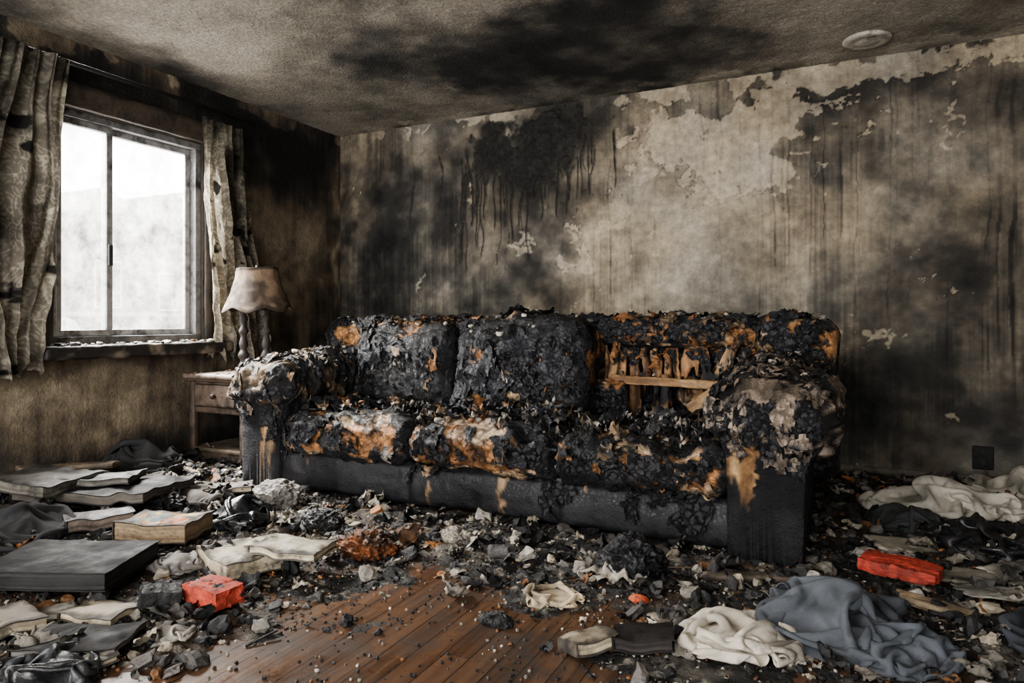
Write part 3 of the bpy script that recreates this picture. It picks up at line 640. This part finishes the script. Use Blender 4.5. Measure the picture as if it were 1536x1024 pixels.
for _ in range(190):
    k += 1; L_ = random.random() < .4; cx = 1.02 if L_ else 3.45
    col = (ccol(.06, .28, .02) if L_ else (TAN2*random.uniform(.35, 1.25) if random.random() < .68 else CH*random.uniform(.8, 2.2)))
    shred(sb, (cx+random.uniform(-.20, .22), random.uniform(-1.82, -1.05), .6), (random.uniform(-.6, .9 if not L_ else .5), random.uniform(-.4, .1), 1), random.uniform(.015, .075), k, 13, .012, .014, col, random.uniform(.25, .8), ang=random.gauss(0, .35) if not L_ else None, crump=.008)
for _ in range(46):
    k += 1; L_ = random.random() < .35; cx = 1.02 if L_ else 3.45
    shred(sb, (cx+random.uniform(-.18, .18), -1.85, random.uniform(.40, .56)), (0, -1, .2), random.uniform(.03, .07), k, 14, .014, .015, TAN2*random.uniform(.4, 1.1) if random.random() < .4 else CH*random.uniform(.8, 2), random.uniform(.8, 2.0), ang=.1, crump=.006)
for cx, cy, q in [(2.78, -1.74, 22), (3.1, -1.62, 28), (2.44, -1.45, 9), (2.9, -1.35, 9), (3.35, -1.3, 12), (2.0, -1.35, 5)]:
    for _ in range(q):
        k += 1; shred(sb, (cx+random.gauss(0, .06), cy+random.gauss(0, .03), .5), (random.uniform(-.4, .4), -.4, 1), random.uniform(.015, .04), k, 10, .055, .03, np.array([.50, .44, .37])*random.uniform(.5, 1.15), random.uniform(.3, 1))
sb.out('charred_fabric_shreds', M_char, parent=sofa)
fb = B()
for _ in range(900):
    a = random.uniform(.85, 3.66); b = random.uniform(-1.75, -.92) if random.random() < .85 else random.uniform(-1.05, -.9); sz = .002+.016*random.random()**2.6
    hit = bvh.ray_cast(Vector((a, b, 1.3)), Vector((0, 0, -1)), 1.2)
    if hit[0] is None or abs(hit[1].z) < .5 or hit[0].z < .25: continue
    v = (chunks[random.randrange(14)]*np.array([1, random.uniform(.5, 1), .6])*sz)@rotm(0, 0, random.uniform(0, 6.3)).T
    fb.add(v+np.array(hit[0])+np.array([0, 0, sz*.2+.012]), IF, pick() if random.random() < .7 else np.array([.42, .38, .32])*random.uniform(.5, 1.1))
fb.out('ash_and_embers', M_debris, smooth=False, parent=sofa)

# ------------------------------------------------------------------ nightstand and lamp
ns = empty('nightstand', (.39, -1.33, 0)); NW = (.085, .060, .044)
def nb_(name, lo, hi, c=NW, bev=.004):
    lo = np.array(lo, float); hi = np.array(hi, float); h = (hi-lo)/2; V, N, F, U = rbox((lo+hi)/2, h, min(bev, h.min()*.8), .012); V = V+N*(.0012*fbm(V*30, 3, 4))[:, None]
    C = mixc(c, np.array(c)*.35, ss(-.1, .6, fbm(V*14, 4, 7))); return make(name, V, F, M_wood, col=C, parent=ns)
x0, x1, y0, y1 = .16, .62, -1.56, -1.10
nb_('top', (x0-.03, y0-.03, .54), (x1+.03, y1+.02, .57), (.18, .14, .11), .008)
nb_('top_moulding', (x0-.012, y0-.012, .522), (x1+.012, y1, .54))
for i, (a, b) in enumerate([(x0, y0), (x1-.04, y0), (x0, y1-.04), (x1-.04, y1-.04)]): nb_('leg_%d' % (i+1), (a, b, 0), (a+.04, b+.04, .522), NW, .006)
nb_('side_1', (x0+.004, y0+.04, .34), (x0+.02, y1-.04, .522)); nb_('side_2', (x1-.02, y0+.04, .34), (x1-.004, y1-.04, .522)); nb_('back_panel', (x0+.04, y1-.02, .05), (x1-.04, y1-.004, .522), (.03, .02, .015))
nb_('drawer_front', (x0+.046, y0-.008, .375), (x1-.046, y0+.012, .505), (.10, .072, .054), .006); nb_('rail_upper', (x0+.04, y0+.006, .505), (x1-.04, y0+.03, .522)); nb_('rail_lower', (x0+.04, y0+.004, .335), (x1-.04, y0+.03, .372))
nb_('drawer_bottom', (x0+.02, y0+.03, .338), (x1-.02, y1-.02, .35)); nb_('shelf', (x0+.005, y0+.005, .10), (x1-.005, y1-.02, .125), (.14, .11, .08)); nb_('shelf_apron', (x0+.04, y0+.008, .055), (x1-.04, y0+.028, .10))
V, F = lathe([(.005, 0), (.008, .01), (.015, .018), (.014, .026), (.004, .03)], 0, 0, 0, 16); V = np.stack([V[:, 0]+.39, -V[:, 2]+y0-.008, V[:, 1]+.44], -1); make('drawer_knob', V, F, M_wood, col=(.03, .02, .015), parent=ns)
fb = B()
for _ in range(90):
    sz = .003+.012*random.random()**2.5; v = chunks[random.randrange(14)]*np.array([1, .8, .5])*sz
    fb.add(v+np.array([random.uniform(x0, x1), random.uniform(y0, y1), .568+sz*.35]), IF, pick()*.7)
fb.out('table_ash', M_debris, smooth=False, parent=ns)

lx, ly, lz = .47, -1.32, .57
lamp = empty('table_lamp', (lx, ly, lz))
LD = (.035, .028, .024)
b = B(); b.box((lx-.13, ly-.065, lz), (lx+.12, ly+.065, lz+.03), LD, .012); b.out('base', M_wood, parent=lamp)
sp = [(.030, .03), (.034, .04), (.022, .055), (.018, .07), (.030, .09), (.034, .105), (.024, .125), (.016, .14), (.024, .155), (.027, .175), (.021, .20), (.016, .225), (.026, .24), (.030, .255), (.022, .27), (.014, .285), (.018, .31), (.026, .325), (.022, .345), (.012, .36), (.012, .42)]
for i, (dx, dy) in enumerate([(-.085, -.03), (.055, .02)]):
    V, F = lathe(sp, lx+dx, ly+dy, lz, 20); make('spindle_%d' % (i+1), V, F, M_wood, col=LD, parent=lamp)
b = B(); b.box((lx-.10, ly-.045, lz+.405), (lx+.075, ly+.035, lz+.42), LD, .005); b.out('cross_bar', M_wood, parent=lamp)
V, F = lathe([(.008, .42), (.008, .63), (.014, .64), (.010, .66)], lx, ly, lz, 12); make('harp_rod', V, F, M_metal, col=(.05, .045, .04), parent=lamp)
n = 96; rings = []
for t in np.linspace(0, 1, 40):
    for kk in range(n):
        a = 2*math.pi*kk/n; r = .122+.080*t**1.5; r *= 1+.03*math.cos(6*a)*(.3+t)+.006*math.cos(48*a); rings.append((lx+r*math.cos(a), ly+r*math.sin(a), lz+.645-.26*t-.014*t*math.cos(6*a)+.01*math.sin(a)))
V = np.array(rings); V = V+.006*np.stack([fbm(V*12, 3, 3), fbm(V*12, 3, 4), fbm(V*9, 3, 5)], -1); F = gridF(40, n, True)
tt = np.repeat(np.linspace(0, 1, 40), n); C = mixc((.24, .17, .115), (.07, .052, .038), ss(-.3, .6, fbm(V*12, 5, 6)+.05)); C = mixc(C, (.05, .037, .028), ss(.91, .94, tt)); C = mixc(C, (.05, .037, .027), ss(.07, .04, tt))
sh = make('shade', V, F, M_shade, col=C, parent=lamp); md = sh.modifiers.new('sol', 'SOLIDIFY'); md.thickness = .003

# ------------------------------------------------------------------ crumpled cloth by spring relaxation
def crumple(name, cx, cy, n, size, comp, mat, col, seed, hh=.12, iters=200, asp=1., rot=0, ks=1, parent=None, raise_=0., core=.45):
    rg = np.random.default_rng(seed); m = int(n*asp)
    rs = size/(n-1)
    I, J = np.meshgrid(np.arange(n), np.arange(m), indexing='ij')
    a = (I/(n-1)-.5)*size*comp; b_ = (J-(m-1)/2)*rs*comp
    Pn = np.stack([a*7+.01, b_*7+.01, 0*a+seed+.5], -1)
    r2 = (a/(size*comp/2))**2+(b_/(size*asp*comp/2))**2
    X = np.stack([a+.06*size*fbm(Pn*.6, 2, seed), b_+.06*size*fbm(Pn*.6, 2, seed+1), hh*np.clip(1-r2*.7, .1, 1)*(1+.6*fbm(Pn*.8, 3, seed+2))+.03], -1)
    X[..., 2] += rg.normal(0, .004, X.shape[:2])
    prev = X.copy()
    for it in range(iters):
        vel = (X-prev)*.90; prev = X.copy(); X = X+vel; X[..., 2] -= .0003
        for rep in range(2):
            for di, dj, L, st in ((1, 0, rs, 1), (0, 1, rs, 1), (1, 1, rs*1.414, .6), (1, -1, rs*1.414, .6), (3, 0, rs*2.75, .25*ks), (0, 3, rs*2.75, .25*ks)):
                for par in range(2):
                    if di:
                        i0 = np.arange(0, n-di); i0 = i0[((i0//di) % 2) == par]
                        if dj >= 0: A_ = (i0[:, None], np.arange(0, m-dj)[None, :]); B_ = (i0[:, None]+di, np.arange(dj, m)[None, :])
                        else: A_ = (i0[:, None], np.arange(-dj, m)[None, :]); B_ = (i0[:, None]+di, np.arange(0, m+dj)[None, :])
                    else:
                        j0 = np.arange(0, m-dj); j0 = j0[((j0//dj) % 2) == par]; A_ = (np.arange(n)[:, None], j0[None, :]); B_ = (np.arange(n)[:, None], j0[None, :]+dj)
                    d = X[B_]-X[A_]; l = np.linalg.norm(d, axis=-1, keepdims=True)+1e-9; cr = d*(.5*st*(1-L/l))
                    if max(di, abs(dj)) == 3: cr = np.where(l < L, cr, 0)
                    X[A_] += cr; X[B_] -= cr
            rr = (X[..., 0]/(size*comp/2))**2+(X[..., 1]/(size*asp*comp/2))**2
            fl = hh*core*np.clip(1-rr, 0, 1)*(1+.5*vn(np.stack([X[..., 0]*14+seed, X[..., 1]*14+.1, 0*X[..., 0]], -1), 3)); low = X[..., 2] < fl; X[..., 2] = np.maximum(X[..., 2], fl)
            out_ = rr > 1.15; X[out_, :2] *= .997
            X[low, :2] = prev[low, :2]+(X[low, :2]-prev[low, :2])*.3
    V = X.reshape(-1, 3)
    cr_, sr = math.cos(rot), math.sin(rot); V = np.stack([V[:, 0]*cr_-V[:, 1]*sr+cx, V[:, 0]*sr+V[:, 1]*cr_+cy, V[:, 2]], -1)
    V[:, 2] += np.maximum(hgt(V[:, 0], V[:, 1]), 0)+.005+raise_
    V[:, 0] = np.maximum(V[:, 0], .035); V[:, 1] = np.minimum(V[:, 1], -.035)
    C = np.tile(np.array(col, float), (len(V), 1)); C = mixc(C, C*.30, ss(-.1, .7, fbm(V*6, 5, seed+4)))
    F = gridF(n, m)
    ed = fbm(np.stack([I.ravel()*.25, J.ravel()*.25, 0.*I.ravel()], -1), 3, seed); bd = np.minimum(np.minimum(I, n-1-I), np.minimum(J, m-1-J)).ravel()
    keep = (bd+3*ed)[F].mean(1) > 0.4
    ob = make(name, V, F[keep], mat, col=C, parent=parent)
    md = ob.modifiers.new('sub', 'SUBSURF'); md.levels = 1; md.render_levels = 1
    md = ob.modifiers.new('sol', 'SOLIDIFY'); md.thickness = .003
    return ob
crumple('white_cloth', 3.47, -2.47, 54, .62, .52, M_cloth, (.54, .49, .41), 3, .12, asp=.8, rot=.3)
crumple('blue_grey_towel', 3.70, -2.26, 66, .90, .50, M_cloth, (.085, .094, .108), 9, .19, asp=.8, rot=1.0, core=.45)
crumple('blue_grey_towel', 3.86, -2.36, 50, .50, .55, M_cloth, (.075, .084, .098), 12, .10, asp=.9, rot=.2)
crumple('white_bedsheet', 4.15, -.80, 64, 1.15, .58, M_cloth, (.46, .43, .37), 14, .17, asp=.7, rot=.1, core=.4)
crumple('pale_pillowcase', 4.55, -.38, 50, .85, .60, M_cloth, (.42, .39, .33), 17, .17, asp=.7)
crumple('black_fabric_heap', .32, -1.98, 50, .75, .52, M_cloth, (.018, .018, .019), 22, .24, asp=.8)
crumple('black_plastic_bag', 1.40, -2.30, 46, .55, .46, M_bag, (.018, .019, .021), 27, .17)
crumple('charred_blanket', 3.96, -1.08, 46, .50, .55, M_cloth, (.03, .03, .031), 33, .17, rot=.8)
crumple('melted_bin_bag', 4.22, -1.30, 44, .6, .6, M_bag, (.016, .016, .017), 37, .10)
crumple('sooty_cushion_cover', .82, -2.86, 46, .62, .6, M_cloth, (.022, .022, .023), 41, .14)
crumple('burnt_jacket', 1.98, -3.42, 46, .42, .55, M_bag, (.04, .042, .045), 44, .11)
crumple('grey_rag', 1.62, -2.76, 40, .34, .50, M_cloth, (.30, .28, .26), 47, .07)
crumple('grey_rag', 3.86, -1.56, 40, .30, .6, M_cloth, (.24, .23, .21), 48, .05)
crumple('grey_rag', .62, -2.14, 40, .36, .6, M_cloth, (.15, .14, .125), 49, .08)
crumple('sooty_tarp', 4.35, -2.2, 46, .6, .75, M_cloth, (.035, .04, .048), 53, .04)
crumple('scorched_rag', .98, -2.20, 46, .5, .55, M_cloth, (.08, .07, .06), 58, .09)
crumple('crumpled_paper', 2.90, -2.41, 34, .28, .58, M_cloth, (.56, .46, .32), 50, .055, ks=2, core=.2)
crumple('crumpled_paper', 2.05, -3.12, 34, .22, .55, M_cloth, (.40, .37, .32), 51, .05, ks=2)

def lump(name, c, h, col, col2, seed, mat=M_char, amp=.3):
    v, f = ico(6)
    d = 1+amp*rdg(v*1.6+seed, 3, seed)+amp*.7*rdg(v*4.5, 4, seed+1); V = v*d[:, None]*np.array(h)
    z0 = max(H(c[0], c[1]), 0); V[:, 2] = np.maximum(V[:, 2], -h[2]*.55); V = V+np.array([c[0], c[1], z0+h[2]*.55-.003])
    return make(name, V, f, mat, col=mixc(col, col2, ss(-.2, .6, fbm(V*25, 4, seed))))
lump('charcoal_lump', (3.07, -2.12), (.095, .075, .080), (.006, .006, .007), (.024, .024, .027), 3, amp=.36)
lump('plaster_rubble_chunk', (1.34, -2.02), (.11, .08, .075), (.12, .11, .10), (.30, .28, .25), 6, M_debris, .2)
lump('rusty_foam_lump', (2.10, -2.33), (.095, .07, .05), (.05, .02, .008), (.24, .085, .03), 9, M_char, .36)
lump('charcoal_chunk', (2.82, -2.64), (.045, .02, .022), (.008, .008, .009), (.03, .03, .03), 12)
lump('charcoal_lump', (1.75, -2.18), (.08, .06, .04), (.01, .01, .01), (.04, .04, .04), 15)
lump('orange_foam_bit', (3.15, -2.30), (.028, .02, .013), (.4, .08, .03), (.5, .13, .05), 18, M_debris, .15)
lump('charred_foam_lump', (.95, -2.35), (.10, .08, .06), (.01, .01, .01), (.05, .045, .04), 21)
lump('ash_lump', (2.35, -2.08), (.06, .05, .035), (.12, .11, .1), (.3, .27, .22), 24, M_debris)

# ------------------------------------------------------------------ books, boxes, boards
def place(V, c, rz, rx=0, ry=0, z=None):
    V = V@rotm(rx, ry, rz).T; z0 = max(H(c[0], c[1]), 0) if z is None else z
    V[:, 2] += z0-V[:, 2].min()-.002*(z is None); V[:, 0] += c[0]; V[:, 1] += c[1]; return V
def book(name, c, w, d, h, rz, cover, pages=(.42, .36, .26), mat=M_book, rx=0, ry=0, z=None, pic=None, warp=.004):
    b = B(); t = .0045
    def sb_(lo, hi, colr, res=.010, wv=0, s=0):
        lo = np.array(lo); hi = np.array(hi); hh = (hi-lo)/2; V, N, F, U = rbox((lo+hi)/2, hh, min(.002, hh.min()*.8), res)
        if wv: V = V+N*(wv*vn(V*np.array([3, 3, 260])+.01, 5))[:, None]
        cc = colr(V) if callable(colr) else np.tile(np.array(colr, float), (len(V), 1))
        if wv: cc = cc*(1+.35*vn(V*np.array([2, 2, 500])+.01, 9))[:, None]
        else:
            ed = np.minimum(w/2-np.abs(V[:, 0]), d/2-np.abs(V[:, 1])); nn_ = fbm(V*14+c[0]*9, 5, 3)
            cc = mixc(cc, (.016, .014, .013), np.clip(ss(.025, .0, ed+.03*nn_)*.8+ss(.35, .6, nn_)*.7, 0, 1)); V = V+N*(.001*fbm(V*30, 3, 8))[:, None]
        b.add(V, F, cc)
    sb_((-w/2, -d/2, 0), (w/2, d/2, t), cover); sb_((-w/2+.004, -d/2+.005, t), (w/2-.006, d/2-.005, h-t), pages, res=.006, wv=.0018)
    tc = cover
    if pic is not None:
        def tc(V):
            m = ((np.abs(V[:, 0]) < w*.42) & (np.abs(V[:, 1]) < d*.40) & (V[:, 2] > h-.001)).astype(float); n_ = fbm(V*22, 3, 5)
            return mixc(np.tile(np.array(cover), (len(V), 1)), mixc(mixc((.42, .13, .05), (.60, .43, .18), ss(-.3, .3, n_)), (.10, .14, .13), ss(.2, .5, fbm(V*15, 3, 9))), m)
    sb_((-w/2, -d/2, h-t), (w/2, d/2, h), tc, res=.006)
    sb_((-w/2-.003, -d/2, 0), (-w/2+.004, d/2, h), cover)
    V = np.vstack(b.V); V[:, 2] += warp*fbm(np.stack([V[:, 0]*9+.01, V[:, 1]*9+.01, 0*V[:, 0]], -1), 2, 4)*3+warp*5*(V[:, 0]/w)**2
    V = place(V, c, rz, rx, ry, z); return make(name, V, b.F, mat, col=np.vstack(b.C), smooth=False)
K = (.014, .014, .015)
book('illustrated_book', (1.29, -2.57), .30, .21, .075, .35, (.10, .07, .045), (.24, .175, .11), pic=1, mat=M_debris)
book('old_book', (1.80, -2.66), .27, .20, .060, -.35, (.40, .35, .26), (.52, .45, .33))
book('old_book', (2.00, -2.60), .25, .18, .028, .25, (.46, .42, .33), (.52, .45, .33), z=.067, ry=.05)
book('old_book', (1.68, -2.52), .22, .16, .03, .9, (.36, .29, .19), (.46, .4, .28))
book('black_briefcase', (1.42, -3.02), .44, .31, .060, .42, K, (.02, .02, .02), mat=M_blackbook, warp=.001, z=.045)
book('black_folder', (1.89, -3.27), .27, .18, .022, .5, K, (.12, .11, .10), mat=M_blackbook)
book('scorched_notebook', (1.76, -3.13), .19, .13, .025, .2, (.36, .31, .23))
book('black_folder', (.70, -2.42), .62, .40, .045, .35, (.015, .015, .017), (.08, .07, .06), mat=M_blackbook, z=.085, rx=-.02)
book('burnt_album', (.50, -2.58), .42, .32, .05, .1, (.08, .075, .065), (.12, .11, .09), z=.128, rx=-.02, ry=.02)
book('burnt_album', (.70, -2.44), .30, .22, .03, .6, (.035, .033, .031), (.12, .11, .09), z=.14, rx=-.02)
book('scorched_book', (3.12, -2.68), .13, .10, .035, .9, (.26, .22, .16), (.46, .39, .28), rx=-.1)
book('black_box', (3.25, -2.60), .16, .12, .035, .25, (.02, .018, .018), (.03, .026, .024), mat=M_blackbook, ry=-.08)
book('scorched_book', (1.02, -2.02), .22, .16, .03, .8, (.07, .055, .04))
book('scorched_book', (.98, -2.64), .24, .17, .05, 1.1, (.04, .03, .024), (.13, .10, .08))
book('old_book', (2.0, -3.32), .12, .09, .02, 1.2, (.42, .39, .33))
book('old_book', (1.60, -3.30), .20, .14, .035, -.2, (.26, .22, .17))
def carton(name, c, h, rz, col, rx=0, ry=0, z=None, seed=1):
    V, N, F, U = rbox((0, 0, 0), h, .005, .004); V = V+N*(-.006*ss(.2, .8, rdg(V*18, 2, seed))-.002*rdg(V*50, 2, seed))[:, None]
    V[:, 2] *= 1-.25*(V[:, 0] > 0)*np.clip(V[:, 0]/h[0], 0, 1); C = mixc(col, np.array(col)*.45, ss(-.2, .6, fbm(V*18, 4, seed))); C = mixc(C, (.02, .014, .013), ss(.4, .7, fbm(V*22+5, 5, seed)))
    V = place(V, c, rz, rx, ry, z); return make(name, V, F, M_debris, col=C)
carton('red_carton', (1.99, -2.93), (.085, .052, .038), -.1, (.42, .065, .038), ry=-.08, seed=3)
carton('black_carton', (1.855, -3.01), (.06, .05, .03), .9, (.02, .02, .021), ry=.1, seed=4)
carton('red_carton', (3.90, -1.83), (.115, .065, .024), -.3, (.40, .055, .034), seed=6, z=.05)
def board(name, c, L, w, t, rz, col, rx=0, ry=0, z=None, seed=0):
    V, N, F, U = rbox((0, 0, 0), (L/2, w/2, t/2), min(.003, t*.4), .010)
    V[:, 0] += .02*np.sign(V[:, 0])*(np.abs(U[:, 0]) > .99)*fbm(np.stack([0*V[:, 1]+seed+.5, V[:, 1]*40, 0*V[:, 1]], -1), 3, seed)
    if t < .008: V[:, 2] += .012*fbm(V*np.array([12, 12, .01])+.1, 3, seed)
    V = V+N*(.002*rdg(V*20, 3, seed))[:, None]; C = mixc(col, np.array(col)*.35, ss(-.1, .7, fbm(V*np.array([8, 22, 5]), 4, seed))); V = place(V, c, rz, rx, ry, z); return make(name, V, F, M_wood if t > .008 else M_book, col=C)
board('charred_plank', (.27, -2.42), .50, .09, .03, 1.2, (.20, .155, .11), z=.12)
board('charred_plank', (.22, -2.62), .55, .08, .03, 1.0, (.10, .08, .06), z=.11, seed=2)
board('charred_plank', (.30, -2.36), .42, .07, .025, .85, (.18, .14, .1), z=.15, seed=3, ry=.02)
board('broken_plank', (3.99, -1.98), .26, .06, .022, -.45, (.42, .33, .22), seed=4)
board('plaster_board', (3.95, -1.40), .26, .18, .012, .4, (.34, .31, .25), ry=.08, seed=5)
board('plaster_board', (4.07, -1.66), .24, .16, .010, -.2, (.27, .25, .21), ry=-.06, seed=6)
board('paper_sheet', (4.28, -1.60), .22, .17, .004, .7, (.46, .43, .37), rx=.1, seed=7)
board('paper_sheet', (4.17, -1.86), .24, .16, .004, .2, (.28, .27, .24), rx=-.08, seed=8)
board('paper_sheet', (3.32, -2.40), .20, .13, .004, .5, (.36, .32, .25), rx=-.05, seed=9)
board('paper_sheet', (4.40, -1.10), .26, .18, .004, 1.1, (.40, .37, .32), rx=.06, seed=19)
board('charred_board', (.55, -2.86), .36, .25, .02, .6, (.07, .06, .05), seed=10, z=.08)
board('plaster_board', (1.58, -3.2), .18, .12, .012, 1.0, (.36, .34, .3), seed=11)
board('charred_plank', (3.45, -1.98), .30, .05, .02, .35, (.10, .08, .06), seed=14)

ou = empty('wall_outlet', (4.40, -.012, .15)); b = B(); b.box((4.352, -.028, .09), (4.448, -.012, .215), (.012, .012, .012), .006); b.out('plate', M_debris, parent=ou)
for i, zz in enumerate((.125, .182)):
    V, F = lathe([(.017, 0), (.017, .006), (.013, .008)], 0, 0, 0, 20); V = np.stack([V[:, 0]+4.40, -.028-V[:, 2], V[:, 1]+zz], -1); make('socket_%d' % (i+1), V, F, M_debris, col=(.02, .02, .02), parent=ou)
V, F = lathe([(.118, 0), (.12, -.010), (.112, -.018), (.085, -.022), (.08, -.020), (.05, -.022), (.045, -.026), (.02, -.028)], 3.84, -.30, 2.396, 40)
make('smoke_detector', V, [f[::-1] for f in F], M_book, col=(.50, .46, .40))

# ------------------------------------------------------------------ outside
b = B(); b.box((-30, -15, -.5), (-.2, 40, -.35), (.4, .4, .4)); b.out('ground_outside', M_ext, smooth=False)
def house(name, xa, xb, ya, yb, ze, zr, wc, rc):
    b = B(); b.box((xa, ya, -.35), (xb, yb, ze), wc)
    ym = (ya+yb)/2; o = .25
    V = [(xa-o, ya-o, ze-.05), (xb+o, ya-o, ze-.05), (xb+o, yb+o, ze-.05), (xa-o, yb+o, ze-.05), (xa-o, ym, zr), (xb+o, ym, zr)]
    b.add(np.array(V), [[0, 1, 5, 4], [2, 3, 4, 5], [1, 2, 5], [3, 0, 4], [3, 2, 1, 0]], rc)
    for wy in np.arange(ya+1.1, yb-.5, .95):
        b.box((xb, wy, 1.1), (xb+.04, wy+.5, 1.95), (.5, .5, .5)); b.box((xb+.03, wy+.04, 1.14), (xb+.06, wy+.46, 1.91), (.04, .03, .025))
    b.box((xb, ya, .95), (xb+.06, yb, 1.03), (.3, .28, .26))
    pts = [(ya+.25, -.35), (ya+.85, -.35)]+[(ya+.55+.3*math.cos(t), .65+.3*math.sin(t)) for t in np.linspace(0, math.pi, 12)]
    V = [(xb+.07, p[0], p[1]) for p in pts]+[(xb, p[0], p[1]) for p in pts]; n_ = len(pts)
    b.add(np.array(V), [list(range(n_))]+[[i, (i+1) % n_, (i+1) % n_+n_, i+n_] for i in range(n_)], (.6, .6, .6))
    for s_ in range(5): b.box((xb+.1+.25*s_, ya+.2, -.35), (xb+.35+.25*s_, ya+1.0, .55-.18*s_), (.3, .3, .3))
    for s_ in range(5): b.box((xb+.2+.25*s_, ya+.18, .5-.18*s_), (xb+.23+.25*s_, ya+.21, 1.25-.18*s_), (.08, .08, .08))
    return b.out(name, M_ext, smooth=False)
house('neighbour_house', -12, -8, 1.9, 4.25, 2.45, 3.2, (.10, .10, .105), (.02, .028, .035))
house('neighbour_house', -14.5, -10, 4.6, 8.5, 2.9, 3.9, (.09, .065, .05), (.025, .03, .04))

# ------------------------------------------------------------------ light
w = bpy.data.worlds.new('overcast'); sc.world = w; w.use_nodes = True; nt = w.node_tree
bg = nt.nodes['Background']; bg.inputs[0].default_value = (.985, .985, 1.0, 1); bg.inputs[1].default_value = 4.7
def area(name, loc, tgt, sx, sy, p, col):
    l = bpy.data.lights.new(name, 'AREA'); l.shape = 'RECTANGLE'; l.size = sx; l.size_y = sy; l.energy = p; l.color = col
    o = bpy.data.objects.new(name, l); sc.collection.objects.link(o); o.location = loc; o.rotation_euler = (Vector(tgt)-Vector(loc)).to_track_quat('-Z', 'Y').to_euler()
area('daylight_through_window', (-1.6, -1.9, 3.3), (1.6, -1.6, .4), 2.2, 1.6, 2600, (1, .97, .93))
area('rear_fill_light', (1.4, -6.4, 1.5), (2.4, -1.0, 1.6), 4.0, 2.2, 150, (1, .95, .88))  # unseen fill lamp added behind the camera to brighten walls, ceiling and sofa

cam = bpy.data.cameras.new('camera'); co = bpy.data.objects.new('camera', cam); sc.collection.objects.link(co); sc.camera = co
co.location = (3.736, -4.406, .89); co.rotation_euler = (math.pi/2, 0, math.radians(26.1)); cam.sensor_width = 36; cam.lens = 1020/1536*36; cam.shift_y = -32/1536; cam.clip_start = .05
try:
    sc.view_settings.view_transform = 'AgX'; sc.view_settings.look = 'AgX - Medium High Contrast'
except Exception as ex: print(ex)
